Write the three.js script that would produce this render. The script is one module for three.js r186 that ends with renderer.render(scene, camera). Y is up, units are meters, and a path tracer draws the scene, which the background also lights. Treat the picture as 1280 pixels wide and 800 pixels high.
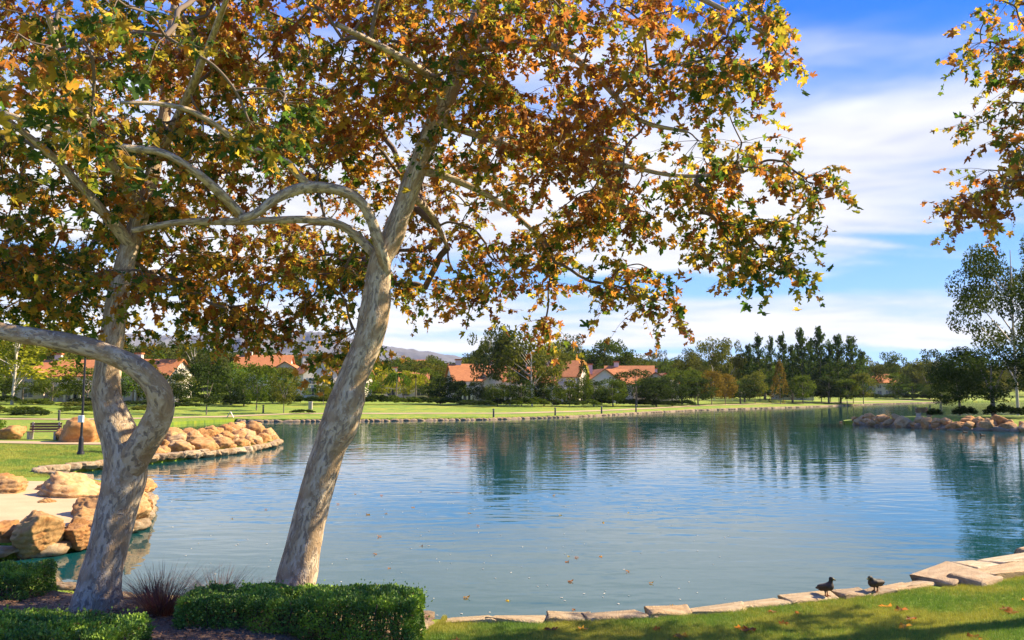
import * as THREE from 'three';
import { mergeGeometries, mergeVertices } from 'three/addons/utils/BufferGeometryUtils.js';
import { RoundedBoxGeometry } from 'three/addons/geometries/RoundedBoxGeometry.js';
import { MarchingCubes } from 'three/addons/objects/MarchingCubes.js';

// ---------------------------------------------------------------- camera, sky, sun, exposure
const scene = new THREE.Scene();
const camera = new THREE.PerspectiveCamera(41.71, 1.6, 0.1, 12000);
const EYE = new THREE.Vector3(0, 3.5, 0);                 // 3.5 m above the water of the lake
camera.position.copy(EYE);
camera.rotation.x = Math.atan(88 / 1050);                 // tilted up a little
const renderer = new THREE.WebGLRenderer({ antialias: true });
renderer.toneMapping = THREE.LinearToneMapping;
renderer.toneMappingExposure = 2.6;
renderer.shadowMap.enabled = true;

const SUN = new THREE.Vector3(Math.sin(0.98) * Math.cos(0.61), Math.sin(0.61), -Math.cos(0.98) * Math.cos(0.61));
const sun = new THREE.DirectionalLight(new THREE.Color().setRGB(1, 0.83, 0.58), 5);
sun.position.copy(SUN).multiplyScalar(120);
sun.target.position.set(0, 0, -30);
sun.castShadow = true;
sun.shadow.mapSize.set(4096, 4096);
Object.assign(sun.shadow.camera, { left: -120, right: 120, top: 120, bottom: -120, near: 1, far: 400 });
scene.add(sun, sun.target);

// ---------------------------------------------------------------- numbers
function rng(a) { return () => { a |= 0; a = a + 0x6D2B79F5 | 0; let t = Math.imul(a ^ a >>> 15, 1 | a); t = t + Math.imul(t ^ t >>> 7, 61 | t) ^ t; return ((t ^ t >>> 14) >>> 0) / 4294967296; }; }
const PERM = (() => { const r = rng(7), p = new Float32Array(65536); for (let i = 0; i < 65536; i++) p[i] = r(); return p; })();
const hash2 = (x, y) => PERM[(Math.imul(x, 374761) ^ Math.imul(y, 668265) ^ (x * y)) & 65535];
const lerp = (a, b, t) => a + (b - a) * t, clamp = (x, a = 0, b = 1) => x < a ? a : x > b ? b : x;
const smooth = (a, b, x) => { const t = clamp((x - a) / (b - a)); return t * t * (3 - 2 * t); };
function vn(x, y, px = 0, py = px) {                     // value noise, periodic where px, py are given
  let xi = Math.floor(x), yi = Math.floor(y); const fx = x - xi, fy = y - yi;
  const u = fx * fx * (3 - 2 * fx), v = fy * fy * (3 - 2 * fy);
  let x1 = xi + 1, y1 = yi + 1;
  if (px) { xi = ((xi % px) + px) % px; x1 = ((x1 % px) + px) % px; yi = ((yi % py) + py) % py; y1 = ((y1 % py) + py) % py; }
  const a = hash2(xi, yi), b = hash2(x1, yi), c = hash2(xi, y1), d = hash2(x1, y1);
  return a + (b - a) * u + (c - a) * v + (a - b - c + d) * u * v;
}
function fbm(x, y, o = 4, px = 0, py = px) { let s = 0, a = 0.5, n = 0; for (let i = 0; i < o; i++) { s += a * vn(x, y, px, py); n += a; a *= 0.5; x = x * 2 + (px ? 0 : 13.7); y = y * 2 + (px ? 0 : 7.3); px *= 2; py *= 2; } return s / n; }
function vn3(x, y, z) { const zi = Math.floor(z), f = z - zi, t = f * f * (3 - 2 * f); return lerp(vn(x + zi * 17.13, y + zi * 31.7), vn(x + (zi + 1) * 17.13, y + (zi + 1) * 31.7), t); }
function fbm3(x, y, z, o = 3) { let s = 0, a = 0.5, n = 0; for (let i = 0; i < o; i++) { s += a * vn3(x, y, z); n += a; a *= 0.5; x *= 2.03; y *= 2.03; z *= 2.03; } return s / n; }
const curve = (knots) => (t) => {                        // piecewise linear table [[t, v], ...], eased a little
  if (t <= knots[0][0]) return knots[0][1];
  for (let i = 1; i < knots.length; i++) if (t <= knots[i][0]) { const [a, va] = knots[i - 1], [b, vb] = knots[i]; return lerp(va, vb, (t - a) / (b - a)); }
  return knots[knots.length - 1][1];
};

// ---------------------------------------------------------------- the sky: air and thin streaked cloud
{
  const w = 3072, h = 1536, data = new Float32Array(w * h * 4);
  for (let j = 0; j < h; j++) {
    const el = ((j + 0.5) / h - 0.5) * Math.PI, sy = Math.sin(Math.max(el, 0)), cy = Math.cos(el);
    for (let i = 0; i < w; i++) {
      const k = (j * w + i) * 4;
      if (el < -0.01) { data[k] = 0.30; data[k + 1] = 0.33; data[k + 2] = 0.34; data[k + 3] = 1; continue; }
      const az = ((i + 0.5) / w - 0.5) * 2 * Math.PI, dx = Math.cos(az) * cy, dz = Math.sin(az) * cy;
      const t = Math.pow(clamp(sy), 0.55);
      let r = lerp(0.22, 0.016, smooth(0.05, 0.60, t)), g = lerp(0.36, 0.082, smooth(0.05, 0.72, t)), b = lerp(0.56, 0.39, smooth(0.05, 0.9, t));
      const px = dx / (sy + 0.10), pz = dz / (sy + 0.10);
      const wx = px + 0.8 * fbm(px * 0.7 + 3, pz * 0.7), wz = pz + 0.8 * fbm(px * 0.7 + 19, pz * 0.7 + 5);
      const streak = fbm(wx * 0.9 + wz * 0.35, wz * 2.3 - wx * 0.25, 6), broad = fbm(px * 0.33 + 8.2, pz * 0.33 + 2.6, 3), fine = fbm(wx * 4 + wz * 2, wz * 11 - wx * 2, 4);
      const e = el * 57.3 + (broad - 0.5) * 6 + (streak - 0.5) * 3;
      const deck = 0.95 * smooth(1.6, 4.2, e) * (1 - smooth(6.4, 7.8, e)) + 0.98 * smooth(8.2, 10.2, e) * (1 - smooth(15, 20, e)) + 0.13 * smooth(17, 24, e);
      const side = 0.5 + 0.5 * Math.cos(az + 2.35);                 // thicker cloud over one half of the sky
      let c = clamp(deck * 0.85 + (streak - 0.5) * 1.15 + (fine - 0.5) * 0.3 + (side - 0.62) * 0.95 * smooth(5, 14, e));
      c = smooth(0.08, 1.0, c) * 0.92;
      const cb = 0.295 + 0.13 * side + 0.16 * (streak - 0.5) + 0.12 * (fine - 0.5);
      data[k] = lerp(r, cb, c); data[k + 1] = lerp(g, cb * 0.99, c); data[k + 2] = lerp(b, cb * 1.03, c); data[k + 3] = 1;
    }
  }
  const sky = new THREE.DataTexture(data, w, h, THREE.RGBAFormat, THREE.FloatType);
  sky.mapping = THREE.EquirectangularReflectionMapping; sky.minFilter = sky.magFilter = THREE.LinearFilter; sky.needsUpdate = true;
  scene.background = sky; scene.environment = sky;
}

// ---------------------------------------------------------------- helpers for objects
const names = {};
function numbered(name) { const n = names[name] ?? 0; names[name] = n + 1; return n ? name + '_' + String(n).padStart(3, '0') : name; }
function tag(o, label, category, group, kind) { o.userData.label = label; o.userData.category = category; if (group) o.userData.group = group; if (kind) o.userData.kind = kind; return o; }
function shadows(o) { o.castShadow = true; o.receiveShadow = true; return o; }
function thing(name, label, category, at = [0, 0, 0], turn = 0, group) {
  const o = new THREE.Group(); o.name = numbered(name); o.position.set(...at); o.rotation.y = turn; scene.add(o);
  return tag(o, label, category, group);
}
function part(name, geo, mat, parent, kind) { const m = shadows(new THREE.Mesh(geo, mat)); m.name = name; parent.add(m); if (kind) m.userData.kind = kind; return m; }
function single(name, geo, mat, label, category, group) { const m = shadows(new THREE.Mesh(geo, mat)); m.name = numbered(name); scene.add(m); return tag(m, label, category, group); }
function struct(name, geo, mat) { const m = shadows(new THREE.Mesh(geo, mat)); m.name = numbered(name); m.userData.kind = 'structure'; scene.add(m); return m; }
function copyOf(root, at, turn, scale, label, group) {
  const c = root.clone(); c.name = numbered(root.name.replace(/_\d+$/, '')); c.userData = { ...root.userData }; scene.add(c);
  c.position.set(...at); c.rotation.y = turn; if (scale) c.scale.set(...scale);
  if (label) c.userData.label = label; if (group) c.userData.group = group;
  return c;
}
const V = (a) => new THREE.Vector3(a[0], a[1], a[2]);
const rgb = (r, g, b) => new THREE.Color().setRGB(r, g, b);
function box(w, h, d, x = 0, y = 0, z = 0, ry = 0) { const g = new THREE.BoxGeometry(w, h, d); if (ry) g.rotateY(ry); g.translate(x, y, z); return g; }
function bar(a, b, r, sides = 8, r2 = r) {
  const A = V(a), B = V(b), d = B.clone().sub(A), g = new THREE.CylinderGeometry(r2, r, d.length(), sides);
  g.translate(0, d.length() / 2, 0); g.applyQuaternion(new THREE.Quaternion().setFromUnitVectors(new THREE.Vector3(0, 1, 0), d.normalize())); g.translate(...a); return g;
}
function merged(list) { return mergeGeometries(list.map((g) => { const n = g.index ? g.toNonIndexed() : g; for (const k of Object.keys(n.attributes)) if (!['position', 'normal', 'uv'].includes(k)) n.deleteAttribute(k); return n; })); }
function texture(size, f, srgb = true) {                 // f(u, v) -> [r, g, b] linear 0..1 (or a grey)
  const d = new Uint8Array(size * size * 4), enc = (x) => 255 * clamp(srgb ? (x <= 0.0031308 ? 12.92 * x : 1.055 * Math.pow(x, 1 / 2.4) - 0.055) : x);
  for (let j = 0; j < size; j++) for (let i = 0; i < size; i++) {
    const c = f(i / size, j / size), k = (j * size + i) * 4;
    if (typeof c === 'number') d[k] = d[k + 1] = d[k + 2] = enc(c); else { d[k] = enc(c[0]); d[k + 1] = enc(c[1]); d[k + 2] = enc(c[2]); }
    d[k + 3] = 255;
  }
  const t = new THREE.DataTexture(d, size, size); t.wrapS = t.wrapT = THREE.RepeatWrapping; t.magFilter = THREE.LinearFilter; t.minFilter = THREE.LinearMipmapLinearFilter; t.generateMipmaps = true;
  t.colorSpace = srgb ? THREE.SRGBColorSpace : THREE.NoColorSpace; t.needsUpdate = true; return t;
}
const mat = (o) => new THREE.MeshStandardMaterial({ roughness: 0.9, ...o });
const phys = (o) => new THREE.MeshPhysicalMaterial({ roughness: 0.9, ...o });
const mix3 = (a, b, t) => [lerp(a[0], b[0], t), lerp(a[1], b[1], t), lerp(a[2], b[2], t)];

// ---------------------------------------------------------------- the lie of the land (x to the east, d metres to the north = -z)
const nearShore = curve([[-60, 15.5], [-12, 15.2], [-8.4, 14.6], [-6, 13.2], [-3, 12.6], [-1.07, 12.1], [0.67, 12.1], [2.43, 12.44], [4.41, 13.18], [5.56, 13.59], [6.9, 14.35], [7.96, 15.3], [9.79, 16.5], [13, 18.5], [20, 21], [60, 26]]);
const leftShore = curve([[17.2, -60], [17.4, -14], [17.9, -10.0], [19, -9.5], [21.8, -9.5], [24, -10.4], [26.4, -11.4], [29, -12.9], [31, -15.5], [33, -18.6], [34.5, -19.2], [37, -18.4], [41, -17.2], [43.8, -16.4], [47.7, -15.2], [52, -14.9], [55, -15.4], [58, -16.7], [61, -18.5], [64, -24], [67, -30], [72, -34], [80, -35], [88, -34], [96, -31]]);
const farShore = curve([[-420, 97], [-32, 96], [-29, 94], [-16, 96], [-3.8, 100.3], [6.2, 109], [14, 120], [21.3, 132], [32.3, 148], [60, 176], [90, 212], [126, 247], [200, 300], [420, 380]]);
const penFront = curve([[34.6, 88], [35.2, 86], [36.6, 83], [38, 79.5], [39.6, 75], [44, 71], [52, 66], [140, 50]]);
const penBack = curve([[34.6, 88.2], [35.4, 90.5], [38, 94], [44, 97], [60, 100], [140, 110]]);
const shoreLine = (() => {
  const s = [];
  for (let d = 17.2; d < 96; d += 1) s.push([leftShore(d), d]);
  for (let x = -30; x < 300; x += 3) s.push([x, farShore(x)]);
  return s;
})();
function landH(x, d) {
  let m = 1e9;
  for (let i = 1; i < shoreLine.length; i++) {
    const [ax, ad] = shoreLine[i - 1], [bx, bd] = shoreLine[i], ex = bx - ax, ed = bd - ad, t = clamp(((x - ax) * ex + (d - ad) * ed) / (ex * ex + ed * ed + 1e-9));
    const q = (x - ax - t * ex) ** 2 + (d - ad - t * ed) ** 2; if (q < m) m = q;
  }
  m = Math.sqrt(m);
  const rise = m < 10 ? 0.035 * m : m < 40 ? 0.35 + 0.028 * (m - 10) : 1.19 + 0.016 * (m - 40);
  return 0.3 + rise + 0.055 * Math.max(0, m - 85) * (1 - smooth(200, 900, m) * 0.75) + 0.05 * (fbm(x * 0.25, d * 0.25, 2) - 0.5) * Math.min(1, m) + 0.5 * smooth(25, 50, m) * (fbm(x * 0.06, d * 0.06, 2) - 0.5);
}
const nearH = (x, d) => { const t = Math.max(0, nearShore(x) - d); return 0.30 + 0.045 * Math.min(t, 3.2) + 1.42 * smooth(2.6, 13, t) + 0.04 * (fbm(x * 0.8, d * 0.8, 3) - 0.5) * Math.min(1, t * 2); };
const penH = (x, d) => 0.35 + 0.5 * smooth(0, 9, Math.min(d - penFront(x), penBack(x) - d)) + 0.1 * (fbm(x * 0.3, d * 0.3, 2) - 0.5);

function sheet(rows, uvScale = 1) {                      // rows of [x, y, d]
  const n = rows.length, m = rows[0].length, p = new Float32Array(n * m * 3), uv = new Float32Array(n * m * 2), ix = [];
  rows.forEach((row, i) => row.forEach(([x, y, d], j) => { const k = i * m + j; p.set([x, y, -d], k * 3); uv.set([x * uvScale, d * uvScale], k * 2); }));
  for (let i = 0; i + 1 < n; i++) for (let j = 0; j + 1 < m; j++) { const a = i * m + j, b = a + 1, c = a + m, e = c + 1; ix.push(a, c, b, b, c, e); }
  const g = new THREE.BufferGeometry(); g.setAttribute('position', new THREE.BufferAttribute(p, 3)); g.setAttribute('uv', new THREE.BufferAttribute(uv, 2)); g.setIndex(ix); g.computeVertexNormals();
  let up = 0; const nn = g.attributes.normal; for (let i = 0; i < nn.count; i++) up += nn.getY(i);
  if (up < 0) { for (let i = 0; i < ix.length; i += 3) { const t = ix[i]; ix[i] = ix[i + 1]; ix[i + 1] = t; } g.setIndex(ix); g.computeVertexNormals(); }
  return g;
}
function spread(a, b, step, extra = []) { const s = []; for (let x = a; x < b; x += typeof step === 'number' ? step : step(x)) s.push(x); s.push(b, ...extra); return [...new Set(s)].sort((p, q) => p - q); }
const outward = (far, s0, g) => { const v = [0]; let s = s0; while (v[v.length - 1] < far) { v.push(v[v.length - 1] + s); s *= g; } return v; };

// lawn, soil, sand, gravel
const grassMap = (dry, green, lush) => texture(1024, (u, v) => {
  const big = fbm(u * 6, v * 6, 4, 6), mid = fbm(u * 40, v * 40, 3, 40), fine = vn(u * 512, v * 512, 512), hair = vn(u * 256, v * 900, 256, 900);
  const c = mix3(mix3(green, dry, smooth(0.45, 0.75, big * 0.55 + mid * 0.45)), lush, smooth(0.42, 0.2, mid));
  const k = 0.62 + 0.5 * fine * 0.6 + 0.4 * hair; return [c[0] * k, c[1] * k, c[2] * k];
});
const grassBump = texture(512, (u, v) => 0.5 * vn(u * 256, v * 256, 256) + 0.5 * vn(u * 90, v * 90, 90), false);
const lawnMap = grassMap([0.30, 0.30, 0.016], [0.18, 0.26, 0.010], [0.10, 0.18, 0.010]);
function lawnMaterial(tile, bump) { const a = lawnMap.clone(); a.repeat.set(1 / tile, 1 / tile); const b = grassBump.clone(); b.repeat.set(2.5 / tile, 2.5 / tile); return mat({ map: a, bumpMap: b, bumpScale: bump, roughness: 0.95 }); }
const M = {};
M.nearLawn = lawnMaterial(5, 0.03); M.midLawn = lawnMaterial(11, 0.05); M.farLawn = lawnMaterial(37, 0.08);
const dirtMap = texture(512, (u, v) => { const a = fbm(u * 8, v * 8, 4, 8), f = vn(u * 200, v * 200, 200), s = vn(u * 90, v * 90, 90); return mix3([0.13, 0.075, 0.042], [0.24, 0.15, 0.09], a * 0.6 + f * 0.5 - 0.1).map((c) => c * (0.6 + 0.7 * s)); });
dirtMap.repeat.set(0.5, 0.5); M.soil = mat({ map: dirtMap, bumpMap: dirtMap, bumpScale: 0.02 });
const sandMap = texture(512, (u, v) => { const a = fbm(u * 6, v * 6, 4, 6), f = vn(u * 256, v * 256, 256); return mix3([0.44, 0.30, 0.16], [0.54, 0.39, 0.22], a).map((c) => c * (0.85 + 0.25 * f)); });
sandMap.repeat.set(0.3, 0.3); M.sand = mat({ map: sandMap, bumpMap: sandMap, bumpScale: 0.015 });
const pathMap = sandMap.clone(); pathMap.repeat.set(0.2, 0.2); M.path = mat({ map: pathMap, color: rgb(0.85, 0.86, 0.9) });

function bank(name, us, edge, dir, vs, height, material) {
  const rows = us.map((u) => {
    const [x0, d0] = edge(u), row = [[x0, -0.9, d0]];
    for (const v of vs) { const x = x0 + dir[0] * v, d = d0 + dir[1] * v; row.push([x, height(x, d), d]); }
    return row;
  });
  return struct(name, sheet(rows), material);
}
bank('near_lawn', spread(-60, 60, (x) => Math.abs(x) < 14 ? 0.2 : 2), (x) => [x, nearShore(x)], [0, -1], outward(75, 0.12, 1.045), nearH, M.nearLawn);
bank('left_lawn', spread(17.2, 96, 0.4), (d) => [leftShore(d), d], [-1, 0], outward(330, 0.2, 1.07), landH, M.midLawn);
bank('far_lawn', spread(-420, 420, (x) => Math.abs(x) < 130 ? 1.2 : 8), (x) => [x, farShore(x)], [0, 1], outward(2600, 0.5, 1.085), landH, M.farLawn);
{
  const rows = spread(34.6, 140, (x) => x < 52 ? 0.5 : 4).map((x) => { const a = penFront(x), b = penBack(x), r = [[x, -0.9, a]]; for (let k = 0; k <= 24; k++) { const d = lerp(a, b, k / 24); r.push([x, penH(x, d), d]); } r.push([x, -0.9, b]); return r; });
  struct('peninsula_lawn', sheet(rows), M.midLawn);
}
// soil of the planting bed under the sycamores, from the lawn's stone edging westwards
const bedMound = (x, d) => 0.2 * smooth(0.15, 1.1, nearShore(x) - d) * smooth(0.3, 1.5, bedEdge(d) - x);
const bedEdge = (d) => lerp(-1.9, -1.05, (d - 9.6) / 2.3);
struct('planting_bed', sheet(spread(6.5, 12.6, 0.12).map((d) => { const r = []; for (let k = 0; k <= 70; k++) { const x = lerp(-11, bedEdge(d) - 0.05, k / 70), dd = Math.min(d, nearShore(x) - 0.1); r.push([x, nearH(x, dd) + bedMound(x, dd) + 0.03 + 0.05 * (fbm(x * 3, dd * 3, 3) - 0.4), dd]); } return r; })), M.soil);
// sandy landing between the boulders
struct('sand_landing', sheet(spread(18.3, 29, 0.3).map((d) => { const e = leftShore(d) - 0.8, r = []; for (let k = 0; k <= 24; k++) { const x = lerp(e - 9, e, k / 24); r.push([x, Math.max(landH(x, d) + 0.05, 0.36), d]); } return r; })), M.sand);
function ribbon(name, pts, width, height, material) {
  const c = new THREE.CatmullRomCurve3(pts.map(([x, d]) => new THREE.Vector3(x, 0, d))), n = Math.ceil(c.getLength() / 0.9), rows = [];
  for (let i = 0; i <= n; i++) { const p = c.getPointAt(i / n), t = c.getTangentAt(i / n), r = []; for (let k = 0; k <= 4; k++) { const o = (k / 4 - 0.5) * width, x = p.x - t.z * o, d = p.z + t.x * o; r.push([x, height(x, d) + 0.035, d]); } rows.push(r); }
  return struct(name, sheet(rows), material);
}
ribbon('path', [[-70, 46], [-45, 46.2], [-30, 45.8], [-24, 46.5], [-20.5, 48]], 1.6, landH, M.path);
ribbon('path', [[-90, 76], [-60, 78], [-44, 84], [-36, 96], [-28, 103], [-14, 106], [-2, 110], [8, 120], [16, 131.5], [24, 144], [36, 162], [62, 190]], 2.0, landH, M.path);
ribbon('path', [[64.5, 193], [85, 215], [110, 240], [130, 262]], 2.2, landH, M.path);

// ---------------------------------------------------------------- water: murky, glossy, with wind ripples
{
  const rip = texture(1024, (u, v) => {
    const w = fbm(u * 5, v * 8, 2, 5, 8), a = fbm(u * 17 + w * 1.2, v * 44 + w * 2.2, 3, 17, 44), b = fbm(u * 60, v * 130, 2, 60, 130);
    return 0.62 * a + 0.22 * b * (0.3 + w) + 0.16 * w;
  }, false);
  rip.repeat.set(1 / 23, 1 / 23);
  const N = 1024, hgt = new Float32Array(N * N);
  for (let j = 0; j < N; j++) for (let i = 0; i < N; i++) { const u = i / N, v = j / N, gust = smooth(0.35, 0.7, fbm(u * 3, v * 7, 3, 3, 7)); hgt[j * N + i] = (0.15 + gust) * fbm(u * 24, v * 52, 4, 24, 52); }
  const nd = new Uint8Array(N * N * 4);
  for (let j = 0; j < N; j++) for (let i = 0; i < N; i++) {
    const k = j * N + i, gx = (hgt[j * N + (i + 1) % N] - hgt[j * N + (i + N - 1) % N]), gy = (hgt[((j + 1) % N) * N + i] - hgt[((j + N - 1) % N) * N + i]);
    nd.set([128 - 127 * clamp(gx * 3, -1, 1), 128 - 127 * clamp(gy * 3, -1, 1), 255, 255], k * 4);
  }
  const nrm = new THREE.DataTexture(nd, N, N); nrm.wrapS = nrm.wrapT = THREE.RepeatWrapping; nrm.magFilter = THREE.LinearFilter; nrm.repeat.set(1 / 71, 1 / 71); nrm.needsUpdate = true;
  const water = phys({ color: rgb(0.004, 0.054, 0.060), roughness: 0.03, ior: 1.35, bumpMap: rip, bumpScale: 0.015, normalMap: nrm, normalScale: new THREE.Vector2(0.045, 0.045) });
  struct('water', sheet([[[-700, 0, -40], [-700, 0, 600]], [[700, 0, -40], [700, 0, 600]]]), water);
}

// ---------------------------------------------------------------- sycamores
const barkMap = texture(1024, (u, v) => {
  const w = fbm(u * 8, v * 5, 3, 8, 5), flake = fbm(u * 26 + w * 3, v * 15 + w * 2, 3, 26, 15), f2 = fbm(u * 50 + 3, v * 30 + w * 3, 3, 50, 30), grit = vn(u * 400, v * 400, 400), tone = fbm(u * 5, v * 3, 4, 5, 3);
  let c = mix3([0.57, 0.45, 0.29], [0.35, 0.25, 0.15], smooth(0.36, 0.62, tone));
  c = mix3(c, [0.62, 0.54, 0.42], smooth(0.54, 0.62, f2) * 0.5);
  c = mix3(c, [0.25, 0.18, 0.115], smooth(0.54, 0.60, flake) * 0.5);
  c = mix3(c, [0.11, 0.08, 0.055], smooth(0.61, 0.65, flake * 0.6 + f2 * 0.4) * 0.55);
  c = mix3(c, [0.40, 0.26, 0.12], smooth(0.60, 0.75, vn(u * 9, v * 5, 9, 5)) * 0.45);
  return c.map((x) => x * (0.8 + 0.36 * grit));
});
const barkBump = texture(512, (u, v) => { const w = fbm(u * 8, v * 5, 3, 8, 5), flake = fbm(u * 26 + w * 3, v * 15 + w * 2, 3, 26, 15); return 0.6 - 0.35 * smooth(0.54, 0.60, flake) + 0.25 * fbm(u * 60, v * 40, 3, 60, 40); }, false);
M.bark = mat({ map: barkMap, bumpMap: barkBump, bumpScale: 0.02, roughness: 0.85 });
M.twig = mat({ color: rgb(0.16, 0.115, 0.075), roughness: 0.9 });

// a limb: tapered tube through [x, y, z, r], with bumps and burls
function limbGeo(pts, sides = 18, lump = 0.08, seed = 1, flare = 0) {
  const P = pts.map((p) => new THREE.Vector4(...p)), c = new THREE.CatmullRomCurve3(P.map((p) => new THREE.Vector3(p.x, p.y, p.z)), false, 'centripetal');
  const len = c.getLength(), n = Math.max(4, Math.ceil(len / Math.max(0.035, 0.25 * P[0].w))), cum = [0];
  for (let i = 1; i < P.length; i++) cum.push(cum[i - 1] + Math.hypot(P[i].x - P[i - 1].x, P[i].y - P[i - 1].y, P[i].z - P[i - 1].z));
  const pos = [], uv = [], ix = []; let side = new THREE.Vector3(0, 0, 1), prev = null, vv = seed * 0.37;
  for (let i = 0; i <= n; i++) {
    const s = i / n, q = c.getPointAt(s), t = c.getTangentAt(s), at = s * cum[cum.length - 1];
    let k = 1; while (k < cum.length - 1 && cum[k] < at) k++;
    const f = clamp((at - cum[k - 1]) / (cum[k] - cum[k - 1])); let r = lerp(P[k - 1].w, P[k].w, f * f * (3 - 2 * f));
    side.sub(t.clone().multiplyScalar(side.dot(t))).normalize(); const b = t.clone().cross(side);
    if (prev) vv += q.distanceTo(prev); prev = q;
    for (let j = 0; j <= sides; j++) {
      const a = (j % sides) / sides * Math.PI * 2, ca = Math.cos(a), sa = Math.sin(a);
      const lobes = flare * Math.exp(-s * len / 0.22) * (0.75 + 0.55 * Math.sin(a * 5 + seed) + 0.3 * Math.sin(a * 3 + 2 * seed));
      const rr = r * (1 + lump * 2 * (fbm3(ca * 1.3 + seed * 7, sa * 1.3 + 4, s * len * 1.6 + seed) - 0.5) + lump * 0.6 * (vn3(ca * 3 + seed, sa * 3, s * len * 6) - 0.5) + lobes);
      pos.push(q.x + (side.x * ca + b.x * sa) * rr, q.y + (side.y * ca + b.y * sa) * rr, q.z + (side.z * ca + b.z * sa) * rr);
      uv.push(j / sides * Math.max(1, Math.round(P[0].w * 6.28 / 1.1)) * (P[0].w < 0.1 ? 0.5 : 1), vv / 1.1);
    }
  }
  const m = sides + 1;
  for (let i = 0; i < n; i++) for (let j = 0; j < sides; j++) { const a = i * m + j; ix.push(a, a + 1, a + m, a + 1, a + m + 1, a + m); }
  const g = new THREE.BufferGeometry(); g.setAttribute('position', new THREE.Float32BufferAttribute(pos, 3)); g.setAttribute('uv', new THREE.Float32BufferAttribute(uv, 2)); g.setIndex(ix); g.computeVertexNormals();
  const N = g.attributes.normal;                         // close the seam's shading
  for (let i = 0; i <= n; i++) { const a = i * m, e = a + sides, x = N.getX(a) + N.getX(e), y = N.getY(a) + N.getY(e), z = N.getZ(a) + N.getZ(e), l = Math.hypot(x, y, z) || 1; N.setXYZ(a, x / l, y / l, z / l); N.setXYZ(e, x / l, y / l, z / l); }
  return g;
}
// five-lobed leaf, stalk at the origin, tip along +y, one metre long; folded and curled
function leafGeo(curl, twist, seed) {
  const J = rng(seed), skew = 1 + 0.35 * (J() - 0.5);
  const o = [[0, -0.02], [-0.14, 0.03], [-0.34, -0.06], [-0.44, 0.10], [-0.27, 0.21], [-0.46, 0.30], [-0.56, 0.54], [-0.34, 0.55], [-0.21, 0.50], [-0.22, 0.74], [-0.10, 0.84], [0, 1.0], [0.10, 0.84], [0.22, 0.74], [0.21, 0.50], [0.34, 0.55], [0.56, 0.54], [0.46, 0.30], [0.27, 0.21], [0.44, 0.10], [0.34, -0.06], [0.14, 0.03]];
  const lift = (x, y) => 0.45 * Math.abs(x) * (1 - curl) - curl * (y * y * 0.55 + x * x * 0.7) + twist * x * y + 0.09 * Math.sin(x * 9 + curl * 7) + 0.07 * Math.sin(y * 11 + twist * 9);
  const c = [0, 0.33], pos = [c[0], c[1], lift(...c)], ix = [];
  for (const [a, e] of o) { const x = a * (a < 0 ? skew : 2 - skew) + (J() - 0.5) * 0.09, y = e + (J() - 0.5) * 0.09; pos.push(x, y, lift(x, y) + (J() - 0.5) * 0.12); }
  for (let i = 0; i < o.length; i++) ix.push(0, 1 + (i + 1) % o.length, 1 + i);
  const st = 1 + o.length; pos.push(-0.012, 0, 0.0, 0.012, 0, 0.0, 0, -0.45, -0.05); ix.push(st, st + 2, st + 1);
  const g = new THREE.BufferGeometry(); g.setAttribute('position', new THREE.Float32BufferAttribute(pos, 3)); g.setIndex(ix); g.computeVertexNormals(); return g;
}
const leafShapes = [leafGeo(0.25, 0.3, 1), leafGeo(0.75, -0.5, 2), leafGeo(1.25, 0.8, 3), leafGeo(1.6, -1.2, 4), leafGeo(0.5, 1.1, 5)];
const leafTones = [[0.07, 0.14, 0.018], [0.14, 0.20, 0.02], [0.26, 0.26, 0.022], [0.42, 0.34, 0.03], [0.58, 0.40, 0.04], [0.57, 0.30, 0.036], [0.52, 0.22, 0.032], [0.44, 0.16, 0.026], [0.32, 0.12, 0.03]];
const leafMats = leafTones.map((c) => phys({ color: rgb(...c), roughness: 1, transmission: 0.7, thickness: 0, side: THREE.DoubleSide, specularIntensity: 0.2 }));
M.leaf = phys({ color: rgb(1, 1, 1), roughness: 1, transmission: 0.7, thickness: 0, side: THREE.DoubleSide, specularIntensity: 0.2 });

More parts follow.
